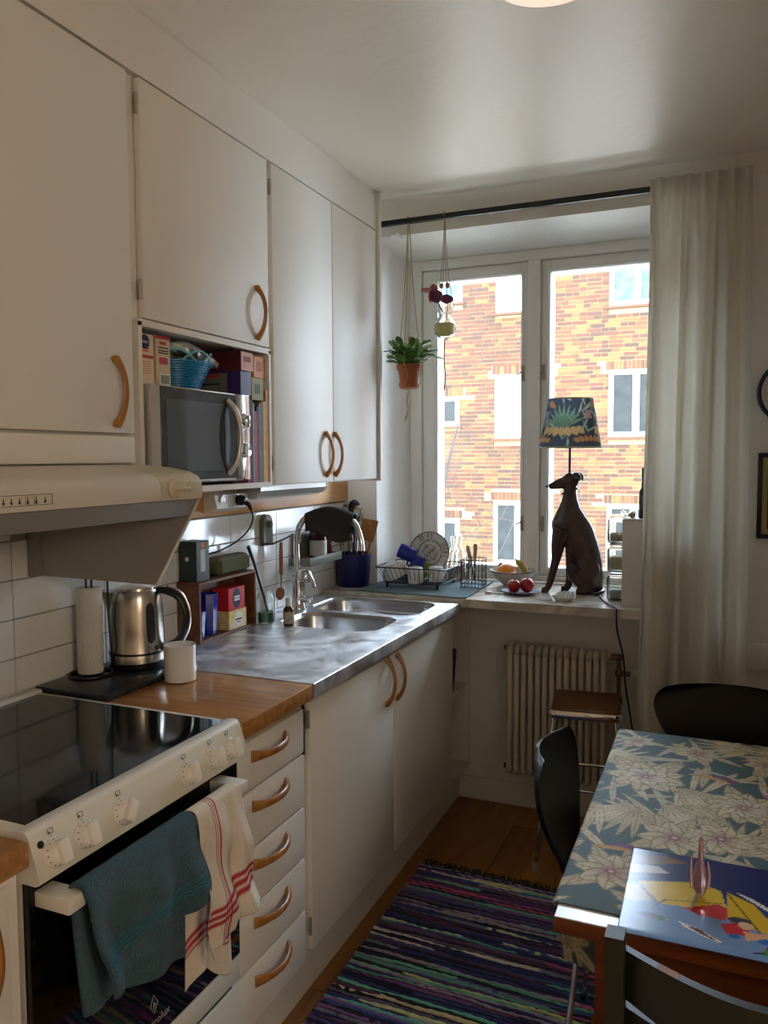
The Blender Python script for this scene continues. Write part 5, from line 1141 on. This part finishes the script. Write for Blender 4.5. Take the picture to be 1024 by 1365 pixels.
def leafb(parent, c, d, L, w, m, curl=.3, name='leaf'):
    d = Vector(d).normalized(); s = d.cross(Vector((0, .3, 1))).normalized(); n = s.cross(d)
    def f(u, v):
        t = v; ww = 1.25*w*math.sin(PI*min(.98, .04+t*.94))**.7; return Vector(c)+d*L*t+s*(2*u-1)*ww+n*(-curl*L*t*t+.1*w*(2*u-1)**2)
    o = part(name, MB().grid(f, 4, 7), m, parent, 60); md = o.modifiers.new('s', 'SOLIDIFY'); md.thickness = .0012
leafb(pt2, (vx-.030, vy, 2.130), (-.2, -.1, 1), .055, .030, m_purp); leafb(pt2, (vx+.006, vy-.01, 2.122), (.25, -.2, 1), .038, .026, m_purp, .5)
leafb(pt2, (vx-.045, vy, 2.175), (-.6, 0, .3), .050, .016, m_pink); leafb(pt2, (vx-.055, vy, 2.180), (-.5, -.2, -.9), .05, .012, m_pink, .5); leafb(pt2, (vx-.070, vy, 2.180), (-.5, .1, .2), .035, .016, m_pink); leafb(pt2, (vx-.045, vy, 2.172), (0, -.2, .9), .035, .014, m_pink)
part('stalk', MB().tube(spline([(vx-.01, vy, 2.09), (vx-.03, vy, 2.13), (vx-.048, vy, 2.178)], 4), .0018, 5).tube([(vx, vy, 2.08), (vx-.03, vy, 2.13)], .0018, 5), m_purp, pt2)
for sx, sy in ((-.034, 0), (.036, .0), (0, -.038), (0, .038)):
    rope(pt2, [(vx+sx*.05, vy, 2.46), (vx+sx*.35, vy+sy*.3, 2.28), (vx+sx*.9, vy+sy, 2.14), (vx+sx*1.08, vy+sy*1.05, 2.11), (vx+sx*.68, vy+sy*.68, 2.074), (vx+sx*1.28, vy+sy*1.25, 2.02), (vx+sx*.7, vy+sy*.7, 1.987), (vx, vy, 1.975)], .0013)
rope(pt2, [(vx, vy, 2.46), (vx, vy-.014, 2.490), (vx, vy+.001, 2.4915), (vx, vy+.014, 2.485), (vx, vy, 2.46)], .0018)
rope(pt2, [(vx, vy, 1.978), (vx-.003, vy, 1.9), (vx+.002, vy, 1.82), (vx-.004, vy, 1.765)], .003, 'tassel'); rope(pt2, [(vx, vy, 1.975), (vx-.02, vy, 1.90), (vx-.022, vy, 1.83), (vx, vy, 1.80), (vx+.010, vy, 1.77)], .0011, 'tassel_thread')
for dx in (-.012, .014): part('bead', MB().ell((vx+dx, vy-.005, 2.195), (.0095, .0095, .012), 12, 8), MATS['wood_bead'], pt2)
# --- curtain
m_cur = translucent('white_linen_curtain', (242, 239, 230), .58, bump=(300, .15))
cu = thing('curtain', 'floor-length off-white linen curtain hanging between the window and the wall clock', 'curtain', (1.5, 3.0, .06))
def cpos(u, v, off=0.0):
    z = 2.500+(.06-2.500)*v
    k = min(1, max(0, (2.45-z)/1.15)); k = k*k*(3-2*k)
    yc = 3.175-.215*k
    xl = 1.322+.006*k-.012*min(1, max(0, (v-.55)*4))*(1-min(1, max(0, (v-.8)*5))*.4); xr = 1.664+.012*v
    f = min(1, v*9); w = u*2*PI
    fold = (.5*math.sin(w*7.0+.4)*(1-.65*f)+.5*math.sin(w*4.0+.6*math.sin(v*3)+.5)*f+.32*math.sin(w*2.3+1.1+v*.9)*f)
    amp = .022+.036*f
    x = xl+(xr-xl)*(u+.012*math.sin(w*4+v*2)*f)
    return (x, yc+fold*amp-.012, z)
co = part('cloth', MB().grid(lambda u, v: cpos(u, v), 120, 60), m_cur, cu, 80); md = co.modifiers.new('s', 'SOLIDIFY'); md.thickness = .0016
hm = part('heading_tape', MB().grid(lambda u, v: tuple(Vector(cpos(u, v*.030))+Vector((0, -.004, .003))), 120, 3), m_cur, cu, 80)
hm2 = part('side_hem', MB().grid(lambda u, v: tuple(Vector(cpos(u*.045, v))+Vector((-.001, -.0035, 0))), 4, 50), m_cur, cu, 80)
# ================================================================ WALL THINGS ON THE RIGHT
ck_ = thing('wall_clock', 'round wall clock with dark blue rim beside the curtain', 'clock', (1.82, 3.28, 1.60))
KX, KZ, KR = 1.822, 1.720, .122
part('rim', MB().lathe([(KR-.014, 0), (KR, 0), (KR, .028), (KR-.006, .032), (KR-.014, .026)], (KX, 3.299, KZ), 48, 'y', cap=False, rot=Matrix.Scale(-1, 3, (0, 1, 0))), mat('clock_rim', (32, 44, 78), .3), ck_)
part('dial', MB().lathe([(0, 0), (KR-.013, 0), (KR-.013, .012), (0, .012)], (KX, 3.287, KZ), 48, 'y'), mat('dial_white', (222, 220, 210), .5), ck_)
tk = MB()
for i in range(60):
    a = 2*PI*i/60; r0 = KR-.030 if i % 5 else KR-.036; s_, c_ = math.sin(a), math.cos(a)
    tk.tube([(KX+r0*c_, 3.2865, KZ+r0*s_), (KX+(KR-.024)*c_, 3.2865, KZ+(KR-.024)*s_)], .0007, 4)
part('minute_marks', tk, m_black, ck_)
for i in range(12):
    a = PI/2-2*PI*(i+1)/12; part('numeral', text_mb(str(i+1), .028, frame_m((KX+(KR-.050)*math.cos(a), 3.2865, KZ+(KR-.050)*math.sin(a)), (1, 0, 0), (0, 0, 1)), .0004), m_black, ck_)
part('hand', MB().rb(KX-.003, KX+.003, 3.282, 3.2835, KZ, KZ+.075, .0005, 1), m_black, ck_); part('hand', MB().rb(KX, KX+.05, 3.280, 3.2815, KZ-.003, KZ+.003, .0005, 1), m_black, ck_)
pf = thing('framed_picture', 'black framed red print hanging below the wall clock', 'picture', (1.83, 3.29, 1.18))
X0, X1, Z0, Z1 = 1.710, 1.95, 1.180, 1.498
part('frame', MB().rb(X0, X0+.016, 3.276, 3.298, Z0, Z1, .002).rb(X1-.016, X1, 3.276, 3.298, Z0, Z1, .002).rb(X0+.016, X1-.016, 3.276, 3.298, Z1-.016, Z1, .002).rb(X0+.016, X1-.016, 3.276, 3.298, Z0, Z0+.016, .002), m_black, pf)
pc = part('passepartout', MB().box(X0+.016, X1-.016, 3.290, 3.297, Z0+.016, Z1-.016), mat('mat_cream', (196, 176, 134), .8), pf)
part('print', MB().box(X0+.034, X1-.034, 3.2885, 3.290, Z0+.036, Z1-.03), mat('print_red', (146, 32, 40), .7), pc)
m_pdb = mat('print_dark_block', (52, 26, 30), .7)
part('print_figure', MB().box(X0+.052, X1-.052, 3.2875, 3.2886, Z0+.05, Z0+.13), m_pdb, pc); part('print_figure', MB().box(X0+.06, X0+.11, 3.2875, 3.2886, Z0+.20, Z1-.05), m_pdb, pc)
m_ppl = mat('print_pale', (196, 150, 130), .7)
part('print_patch', MB().box(X0+.05, X1-.05, 3.2875, 3.2886, Z0+.135, Z0+.150), m_ppl, pc); part('print_patch', MB().box(X0+.05, X0+.062, 3.2874, 3.2886, Z0+.16, Z0+.24), m_ppl, pc)
# ================================================================ RADIATOR
ra = thing('radiator', 'old cream column radiator under the marble sill', 'radiator', (.99, 3.2, .12))
m_rad = mat('radiator_cream', (214, 204, 184), .4)
sec = MB(); N = 14; X0, X1 = .790, 1.192; pitch = (X1-X0)/N
for dy in (-.034, .034): sec.tube([(0, dy, .215), (0, dy, .695)], .0115, 10, flat=(1, 1.0))
for z, s_ in ((.700, 1), (.205, -1)): sec.ell((0, 0, z), (.0155, .055, .027), 12, 8)
sm = mesh_of('section', sec, m_rad, (0, 0, 0), 50)
for i in range(N): share('section', sm, None, ra, (X0+pitch*(i+.5), 3.2, 0))
for z in (.703, .205): part('header', MB().cyl((X0-.006, 3.2, z), .014, X1-X0+.014, 14, 'x'), m_rad, ra)
for z in (.703, .205): part('plug', MB().cyl((X0-.014, 3.2, z), .010, .010, 12, 'x'), m_wire, ra)
for x in (.86, 1.12): part('wall_bracket', MB().box(x-.008, x+.008, 3.2, 3.2995, .69, .70), m_rad, ra)
m_pipe = mat('tarnished_brass', (120, 100, 82), .35, .8)
part('valve', MB().cyl((X1+.004, 3.2, .703), .012, .04, 12, 'x').cyl((X1+.04, 3.2, .625), .009, .085, 12).ell((X1+.04, 3.2, .703), (.014, .014, .014), 12, 8).ell((X1+.04, 3.2, .640), (.015, .015, .02), 12, 8).cyl((X1+.05, 3.2, .640), .010, .04, 12, 'x'), m_pipe, ra)
part('thermostat', MB().lathe([(.014, 0), (.020, .006), (.021, .05), (.017, .056), (0, .056)], (X1+.085, 3.2, .640), 18, 'x'), m_white, ra)
part('pipe', MB().cyl((X1+.04, 3.2, .0), .008, .63, 12), m_pipe, ra)
# ================================================================ STOOL
so = thing('stool', 'chrome-legged kitchen stool with square dark wood seat in front of the radiator', 'stool', (1.145, 2.955, 0))
m_seat = wood('stool_seat_wood', (112, 66, 34), (84, 46, 22), .4, 'x')
hw = .118; hy = .125
part('seat', MB().rb(1.145-hw, 1.145+hw, 2.955-hy, 2.955+hy, .572, .592, .008, 3), m_seat, so)
part('seat_band', MB().tube([(p[0], p[1], .572) for p in rrect(1.145-hw-.004, 1.145+hw+.004, 2.955-hy-.004, 2.955+hy+.004, .022, 4)], .015, 8, closed=True, flat=(1.0, .6, (0, 0, 1))), m_chrome, so)
for sx in (-1, 1):
    for sy in (-1, 1):
        part('leg', MB().tube([(1.145+sx*(hw-.012), 2.955+sy*(hy-.014), .567), (1.145+sx*(hw+.045), 2.955+sy*(hy+.03), .012)], .0095, 12), m_chrome, so)
        part('rubber_foot', MB().cyl((1.145+sx*(hw+.045), 2.955+sy*(hy+.03), .0), .013, .03, 12), mat('rubber_grey', (170, 164, 150), .8) if 'rubber_grey' not in MATS else MATS['rubber_grey'], so)
zb = .30; e = .030; part('footrest', MB().tube([(1.145-hw-.010, 2.955-hy-.003, zb), (1.145+hw+.010, 2.955-hy-.003, zb), (1.145+hw+.010, 2.955+hy+.003, zb), (1.145-hw-.010, 2.955+hy+.003, zb)], .006, 8, closed=True), m_chrome, so)
so.rotation_euler = (0, 0, math.radians(6))
# ================================================================ SHELL CHAIRS
PRF = [(0, .215, .425), (.08, .205, .440), (.2, .14, .438), (.34, .03, .425), (.46, -.09, .424), (.53, -.155, .438), (.585, -.19, .468), (.64, -.208, .505), (.72, -.222, .565), (.82, -.240, .640), (.89, -.255, .695), (.93, -.264, .725), (.965, -.273, .753), (.985, -.278, .768), (1, -.282, .779)]
WID = [(0, .13), (.03, .175), (.08, .200), (.2, .218), (.34, .215), (.44, .185), (.52, .130), (.58, .098), (.62, .092), (.67, .105), (.74, .155), (.80, .195), (.85, .217), (.89, .227), (.92, .228), (.945, .222), (.965, .208), (.98, .187), (.992, .155), (1, .118)]
def seven(label, loc, rz):
    t = thing('shell_chair', label, 'chair', (0, 0, 0), 'black shell chairs')
    S = [p[0] for p in PRF]; cx_ = spline([(p[1], p[2], 0) for p in PRF], 6); ts = []
    for i in range(len(PRF)-1): ts += [S[i]+(S[i+1]-S[i])*k/6 for k in range(6)]
    ts.append(1); n = len(ts)-1; wd = lerp_list(WID, ts)
    for _ in range(3): wd = [wd[0]]+[(wd[i-1]+2*wd[i]+wd[i+1])/4 for i in range(1, n)]+[wd[-1]]
    def fn(u, v):
        i = min(n, int(round(v*n))); p = cx_[i]; a = cx_[min(i+1, n)]-cx_[max(i-1, 0)]; a.normalize(); nv = Vector((-a.y, 0, a.x)); y = (2*u-1)
        nn_ = Vector((a.y, 0, -a.x))
        k = .0 if ts[i] < .5 else (ts[i]-.5)*2
        q = Vector((p.x, y*wd[i], p.y))+Vector((1, 0, 0))*(.032*k*y*y)+Vector((0, 0, 1))*((1-k)*.012*(y*y) if ts[i] < .55 else 0)
        return q, (nn_*1 if True else nv)
    part('shell', MB().slab(fn, 18, n, .0105), m_blackl, t, 60)
    part('hub', MB().cyl((.0, 0, .388), .06, .022, 20), m_black, t)
    for sx, sy in ((1, 1), (1, -1), (-1, 1), (-1, -1)):
        part('leg', MB().tube(spline([(.015*sx, .02*sy, .402), (.11*sx, .10*sy, .404), (.150*sx, .135*sy, .392), (.162*sx, .148*sy, .36), (.178*sx+.0*sx, .170*sy, .20), (.200*sx, .195*sy, .010)], 5), .007, 10), m_chrome, t)
        part('foot_cap', MB().cyl((.2005*sx, .1955*sy, 0), .010, .018, 10), m_black, t)
    t.location = loc; t.rotation_euler = (0, 0, rz); return t
c1 = seven('black shell chair tucked under the table with its back to the sink cupboard', (1.470, 1.945, 0), 0)
c2 = dup(c1, (1.632, 2.385, 0), -PI/2, 'black shell chair with its back to the curtain at the window end of the table')
# ================================================================ TABLE
tb = thing('dining_table', 'wooden dining table with a white top strip under the floral cloth', 'table', (1.75, 1.77, 0))
m_tw = wood('table_edge_wood', (124, 62, 26), (92, 42, 16), .4, 'x'); m_tt = mat('table_top_white', (232, 230, 224), .25)
TX0, TX1, TY0, TY1 = 1.347, 2.14, 1.282, 2.262
part('top', MB().rb(TX0, TX1, TY0, TY1, .700, .7265, .002), m_tw, tb); part('top_surface', MB().rb(TX0+.001, TX1-.001, TY0+.001, TY1-.001, .7262, .7285, .0008, 1), m_tt, tb)
for q in ((TX0+.07, TX1-.07, TY0+.055, TY0+.075), (TX0+.07, TX1-.07, TY1-.075, TY1-.055), (TX0+.07, TX0+.09, TY0+.075, TY1-.075), (TX1-.09, TX1-.07, TY0+.075, TY1-.075)): part('apron', MB().box(*q, .62, .70), m_tw, tb)
for x in (TX0+.085, TX1-.085):
    for y in (TY0+.065, TY1-.065): part('leg', MB().add([(x+sx*a, y+sy*a, z) for z, a in ((0, .014), (.70, .024)) for sx, sy in ((-1, -1), (1, -1), (1, 1), (-1, 1))], [(0, 1, 5, 4), (1, 2, 6, 5), (2, 3, 7, 6), (3, 0, 4, 7), (3, 2, 1, 0), (4, 5, 6, 7)]), m_tw, tb, 30)
# cloth: printed with flowers and leaves (sheet lies on the top, hangs over the long left edge and the far end)
CLX, CLY0, CLY1 = TX0-.002, 1.322, TY1+.002
HG = .19
pr_ = Print(-HG, TX1+.003-CLX, 0, CLY1-CLY0, .0028, (70, 92, 92))
rg = random.Random(21); CRM = (204, 190, 156); CR2 = (188, 174, 140); EDG = (98, 86, 70); VN = (140, 124, 98); MAU = (140, 92, 98)
for k in range(150): pr_.leaf(rg.uniform(-HG, .52), rg.uniform(-.05, .95), rg.uniform(0, 2*PI), rg.uniform(.09, .19), rg.uniform(.014, .026), rg.choice((CRM, CR2, (182, 178, 152))), EDG, VN, None, 3)
for k in range(26):
    x, y, a = rg.uniform(-.15, .5), rg.uniform(0, .92), rg.uniform(0, 2*PI)
    for j in range(7): pr_.leaf(x, y, a+(j-3)*.2, .16, .020, rg.choice((CRM, CR2)), EDG, VN, None, 2)
rg2 = random.Random(8)
for k in range(60): pr_.leaf(rg2.uniform(.5, .8), rg2.uniform(-.05, .95), rg2.uniform(0, 2*PI), rg2.uniform(.09, .19), rg2.uniform(.014, .026), rg2.choice((CRM, CR2)), EDG, VN, None, 3)
for (x, y, R_, n) in ((.09, .62, .095, 9), (.30, .52, .085, 12), (.17, .32, .075, 8), (.255, .35, .07, 8), (.07, .14, .07, 8), (.20, .82, .06, 7), (.36, .80, .06, 8), (.05, .86, .05, 6), (.42, .30, .075, 8), (.46, .62, .07, 9), (.33, .14, .08, 9), (-.1, .2, .07, 8), (-.1, .55, .07, 8), (-.1, .85, .06, 8), (.15, .03, .06, 8), (.40, .03, .06, 8), (.58, .2, .08, 9), (.66, .45, .085, 9), (.60, .74, .075, 8), (.74, .85, .06, 8), (.74, .14, .06, 8)):
    for j in range(3): pr_.leaf(x, y, rg.uniform(0, 6.28), R_*1.5, R_*.55, CR2, EDG, VN)
    pr_.flower(x, y, R_, n, rg.uniform(0, 1), CRM, EDG, MAU, VN, .62)
    if R_ > .08: pr_.flower(x, y, R_*.62, n-2, rg.uniform(0, 1), (214, 204, 178), EDG, MAU, VN, .7)
for (x, y, a) in ((.28, .66, 2.6), (.38, .86, .3), (.11, .24, 3.0)):
    pr_.leaf(x, y, a, .06, .028, (112, 78, 112), (80, 60, 80)); pr_.leaf(x-.01, y-.005, a+.2, .08, .016, (196, 148, 82), (140, 100, 60)); pr_.disc(x, y, .012, (120, 70, 100))
def clothpt(s, t):
    y = CLY0+t
    if s >= 0: return (CLX+s+.002, y-.010*math.sin(min(1, s/.3)*1.5)*(1-t)*.3, .7305)
    d = -s; b = min(d, .012); rest = max(0, d-.012)
    wv = .006*math.sin(t*26+1)*min(1, rest*9)
    kk = min(1, rest/.07); tt = max(0, .13-t)
    return (CLX-.001-.0045*min(1, d/.012)-.002+wv*.6-.004*math.sin(min(1., rest*6))+tt*.75*kk+.02*kk*(tt > 0)*math.sin(tt*40)*.3, y+tt*.72*kk+.02*rest*(1-t), .7305-.004*(b/.012)-rest)
tc_ = one('tablecloth', pr_.mesh(clothpt), vcol('floral_oilcloth', .62, bump=(200, .05), spec=.2), 'teal tablecloth printed with cream flowers and leaves covering the dining table', 'tablecloth', smooth=60)
md = tc_.modifiers.new('s', 'SOLIDIFY'); md.thickness = .0014; md.offset = 0
# placemat
pm_ = Print(0, .42, 0, .30, .0022, (118, 150, 196))
Xg, Yg = pm_.X, pm_.Y
edge_ = .165-.06*Xg+.02*np.sin(Xg*22)
pm_.put(Yg > edge_, (38, 46, 104)); pm_.put((Yg > edge_) & (Yg < edge_+.03) & (Xg > .12), (58, 72, 136), .6)
pm_.poly([(0, .27), (.06, .285), (.10, .27), (.03, .24), (0, .235)], (120, 84, 50)); pm_.poly([(0, .235), (.05, .24), (.07, .22), (0, .20)], (214, 206, 196), .8)
pm_.poly([(.018, .175), (.115, .205), (.155, .19), (.165, .12), (.085, .115), (.06, .112)], (220, 186, 50)); pm_.poly([(.165, .19), (.205, .165), (.245, .085), (.225, .08), (.165, .10)], (214, 178, 44))
pm_.poly([(.095, .112), (.15, .145), (.165, .135), (.162, .098), (.12, .100)], (190, 60, 66)); pm_.line(.165, .185, .225, .05, .003, (90, 80, 50)); pm_.line(.06, .125, .16, .15, .0025, (140, 120, 40)); pm_.line(.05, .10, .07, .13, .003, (120, 104, 70))
for k in range(16): a = k*.006; pm_.line(.178+a, .195-a*.9, .208+a*1.05, .180-a*1.0, .0022, (220, 220, 206))
for k in range(14): pm_.leaf(.26+rg.uniform(0, .13), .175+rg.uniform(0, .07)-.02, rg.uniform(0, 6.28), .018, .006, (24, 30, 66), (20, 24, 50))
pm_.disc(.27, .09, .03, (112, 104, 116), 1, .010)
pm_.poly([(.0, .155), (.02, .165), (.045, .12), (.02, .105), (0, .11)], (206, 186, 164)); pm_.poly([(.02, .165), (.05, .13), (.055, .115), (.045, .12)], (130, 100, 84))
pm_.disc(.045, .07, .018, (92, 100, 146), 1, .008); pm_.disc(.062, .068, .0075, (60, 110, 84)); pm_.disc(.073, .066, .004, (210, 170, 70), 1, .002); pm_.line(.038, .058, .045, .062, .003, (200, 110, 90))
pm_.poly([(.088, .07), (.115, .06), (.155, .035), (.148, .03), (.10, .055)], (226, 226, 222)); pm_.poly([(.10, .062), (.12, .058), (.15, .032), (.165, .022), (.12, .048)], (90, 50, 44))
pm_.poly([(.152, .085), (.175, .098), (.196, .085), (.190, .065), (.16, .062)], (196, 44, 54)); pm_.disc(.182, .106, .018, (64, 64, 76), 1, .010); pm_.disc(.190, .094, .011, (222, 180, 150)); pm_.poly([(.186, .078), (.225, .080), (.222, .07), (.19, .052)], (222, 170, 130)); pm_.poly([(.162, .06), (.178, .066), (.182, .056), (.168, .050)], (42, 112, 196))
pm_.disc(.216, .058, .011, (50, 110, 190), 1, .006); pm_.disc(.224, .040, .008, (130, 84, 60)); pm_.poly([(.212, .035), (.232, .038), (.230, .020), (.212, .022)], (84, 150, 76)); pm_.line(.198, .022, .214, .028, .004, (50, 44, 70)); pm_.line(.234, .032, .262, .030, .004, (200, 160, 130)); pm_.poly([(.262, .026), (.274, .02), (.280, .008), (.27, .01)], (50, 110, 180))
pm_.line(.30, .05, .325, .012, .006, (120, 80, 54)); pm_.line(.305, .02, .33, .05, .003, (110, 74, 50))
def matpt(x, y): return (1.446+x+.004*(1-y/.3), 1.266+y+.004*x, .7330+.0015*math.sin(x*9)*math.sin(y*8)+(.004*max(0, (.03-y)/.03)**2))
pmo = one('placemat', pm_.mesh(matpt), vcol('laminated_print', .2, spec=.25), 'glossy blue printed placemat with a yellow tent picture on the tablecloth', 'placemat', smooth=60)
md = pmo.modifiers.new('s', 'SOLIDIFY'); md.thickness = .0012; md.offset = 0
m_pinkg = mat('pink_translucent', (232, 190, 182), .06, trans=.75, ior=1.4); zp = .7355
bd = thing('glass_bird', 'pink translucent glass bird standing with tail up on the blue placemat', 'figurine', (1.570, 1.42, zp))
part('body', MB().lathe([(0, 0), (.006, .002), (.0115, .014), (.0125, .028), (.009, .048), (.0045, .066), (.0035, .09), (.0042, .097), (0, .101)], (1.569, 1.425, zp), 18, rot=Matrix.Rotation(math.radians(-6), 3, 'X')), m_pinkg, bd)
part('wing', MB().tube([(1.556, 1.425, zp+.012), (1.553, 1.43, zp+.035), (1.554, 1.435, zp+.066)], [.004, .005, .002], 8, flat=(.5, 1)), m_pinkg, bd)
part('wing', MB().tube([(1.581, 1.425, zp+.016), (1.583, 1.43, zp+.035), (1.580, 1.435, zp+.058)], [.004, .005, .002], 8, flat=(.5, 1)), m_pinkg, bd)
part('beak', MB().tube([(1.566, 1.41, zp+.010), (1.560, 1.392, zp+.004), (1.557, 1.378, zp+.002)], [.004, .003, .0015], 8), mat('beak_grey', (150, 146, 130), .3), bd)
fl_ = thing('paper_flower', 'pink ornament with rounded stem standing on the floral tablecloth', 'ornament', (1.71, 1.80, .7325))
part('stem', MB().lathe([(0, 0), (.012, 0), (.013, .004), (.010, .05), (0, .052)], (1.706, 1.80, .7318), 18), mat('dusty_pink', (176, 96, 104), .4), fl_)
part('petal', MB().rb(1.682, 1.73, 1.795, 1.805, .776, .786, .004), mat('light_pink', (226, 160, 180), .5), fl_); part('knob', MB().ell((1.710, 1.80, .795), (.014, .014, .014), 16, 10), MATS['dusty_pink'], fl_)
# ================================================================ GREEN CHAIR
gc = thing('ladder_chair', 'dark green painted ladder-back wooden chair at the placemat end of the table', 'chair', (1.65, 1.25, 0))
m_grn = mat('worn_green_paint', (42, 46, 36), .45, var=(6, .25)); m_wear = mat('bare_worn_wood', (150, 108, 78), .6)
GX0, GX1, GY = 1.468, 1.842, 1.112
for x in (GX0, GX1):
    part('back_post', MB().add([(x+sx*.0125+0*sy, y+sy*.016, z) for z, y in ((0, 1.06), (.45, GY+.0), (.838, GY-.022)) for sx, sy in ((-1, -1), (1, -1), (1, 1), (-1, 1))], [(0, 1, 5, 4), (1, 2, 6, 5), (2, 3, 7, 6), (3, 0, 4, 7), (4, 5, 9, 8), (5, 6, 10, 9), (6, 7, 11, 10), (7, 4, 8, 11), (3, 2, 1, 0), (8, 9, 10, 11)]), m_grn, gc, 30)
    part('front_leg', MB().rb(x-.016, x+.016, 1.47, 1.50, 0, .44, .003), m_grn, gc)
def rail(z0, z1, yb):
    def f(u, v):
        x = GX0+.010+(GX1-GX0-.020)*u; b = math.sin(PI*u); h = z0+(z1-z0)*v
        return Vector((x, yb-.085*b, h+.012*b*(1 if v > .5 else -.6))), Vector((0, 1, 0))
    return MB().slab(f, 24, 4, -.014)
for z0, z1, y in ((.742, .810, GY-.012), (.630, .727, GY-.008), (.545, .625, GY-.004)):
    rl_ = part('slat', rail(z0, z1, y), m_grn, gc, 40)
    if z0 > .74:
        part('worn_patch', MB().grid(lambda u, v: (GX0+.010+(GX1-GX0-.020)*(.135+.07*u), GY-.012-.085*math.sin(PI*(.135+.07*u))-.0008+.0145*v, z1+.012*math.sin(PI*(.135+.07*u))+.0006), 6, 2), m_wear, rl_)
part('seat', MB().rb(GX0-.012, GX1+.012, 1.10, 1.50, .440, .462, .006), m_grn, gc)
for q in ((GX0, GX1, 1.478, 1.492, .22, .245), (GX0, GX1, 1.075, 1.089, .20, .225), (GX0-.008, GX0+.008, 1.08, 1.48, .15, .17), (GX1-.008, GX1+.008, 1.08, 1.48, .15, .17)): part('stretcher', MB().rb(*q, .003), m_grn, gc)
# ================================================================ RUG
rgx0, rgx1, rgy0, rgy1 = .606, 1.30, .72, 2.655
PALR = [(52, 56, 98), (62, 68, 128), (88, 74, 134), (44, 48, 72), (104, 92, 120), (124, 130, 150), (70, 94, 152), (160, 150, 168), (46, 52, 64), (98, 64, 102)]
ACC = [(176, 92, 132), (88, 176, 152), (196, 206, 150), (216, 196, 172), (190, 88, 118), (110, 196, 170), (214, 210, 204), (136, 104, 166)]
rw = MB(); cols = []; y = rgy0; rq = random.Random(77); NX = 60; rowi = 0
while y < rgy1:
    h = rq.uniform(.0075, .0125); c = rq.choice(PALR) if rq.random() < .74 else rq.choice(ACC); cc2 = rq.choice(PALR+ACC[:3]); sw = rq.uniform(.1, 1.3)
    base = len(rw.v); ph = rq.uniform(0, 6); skew = .020
    for j, (t, hz) in enumerate(((0, .0025), (.25, .0072), (.5, .0088), (.75, .0072), (1, .0025))):
        for i in range(NX+1):
            u = i/NX; x = rgx0+(rgx1-rgx0)*u+.003*math.sin(y*60+j)*((u > .98)-(u < .02)); wob = .0035*math.sin(u*9+ph)+.002*math.sin(u*23+ph*2)
            rw.v.append((x, y+h*t+wob*1.0-skew*(u-.5), hz+.0012*math.sin(u*260+rowi*1.7)))
            k = lin(*(c if u < sw else cc2)); f_ = 1.25+.45*rq.random(); cols.append((k[0]*f_, k[1]*f_, k[2]*f_, 1))
    for j in range(4):
        for i in range(NX): a = base+j*(NX+1)+i; rw.f.append((a, a+1, a+NX+2, a+NX+1))
    y += h*.93; rowi += 1
rw.col = np.array(cols)
rug = thing('rag_rug', 'striped blue and purple woven rag rug with dark fringe on the floor', 'rug', (.95, 1.7, 0))
part('weave', rw, vcol('rag_weave', .95, bump=(220, .5)), rug, 70, kind='stuff')
part('backing', MB().box(rgx0+.004, rgx1-.004, rgy0+.015, rgy1-.01, .0004, .003), mat('rug_back', (40, 40, 56), .95), rug)
m_fr = mat('fringe_dark', (40, 44, 46), .95); fb_ = MB()
for i in range(95):
    x = rgx0+.006+(rgx1-rgx0-.012)*i/94; L = rq.uniform(.02, .045); dx = rq.uniform(-.015, .015); yy = rgy1+.002-.020*((x-rgx0)/(rgx1-rgx0)-.5)
    fb_.tube([(x, yy-.01, .006), (x+dx*.4, yy+L*.5, .007+rq.uniform(0, .006)), (x+dx, yy+L, .003+rq.uniform(0, .003))], [.003, .0026, .0012], 5)
part('fringe', fb_, m_fr, rug, 60, kind='stuff')
# ================================================================ CEILING LAMP
cl = thing('ceiling_lamp', 'pale pink round glowing lamp mounted on the ceiling', 'lamp', (1.27, 1.60, 2.40))
part('shade', MB().lathe([(0, 0), (.06, .004), (.11, .018), (.14, .045), (.145, .075), (.12, .115), (.07, .140), (.05, .148)], (1.262, 1.592, 2.386), 44), mat('opal_pink', (238, 214, 202), .4, emit=(255, 214, 190), estr=.55), cl, 80)
part('ceiling_mount', MB().cyl((1.262, 1.592, 2.545), .055, .0168, 24), m_white, cl)
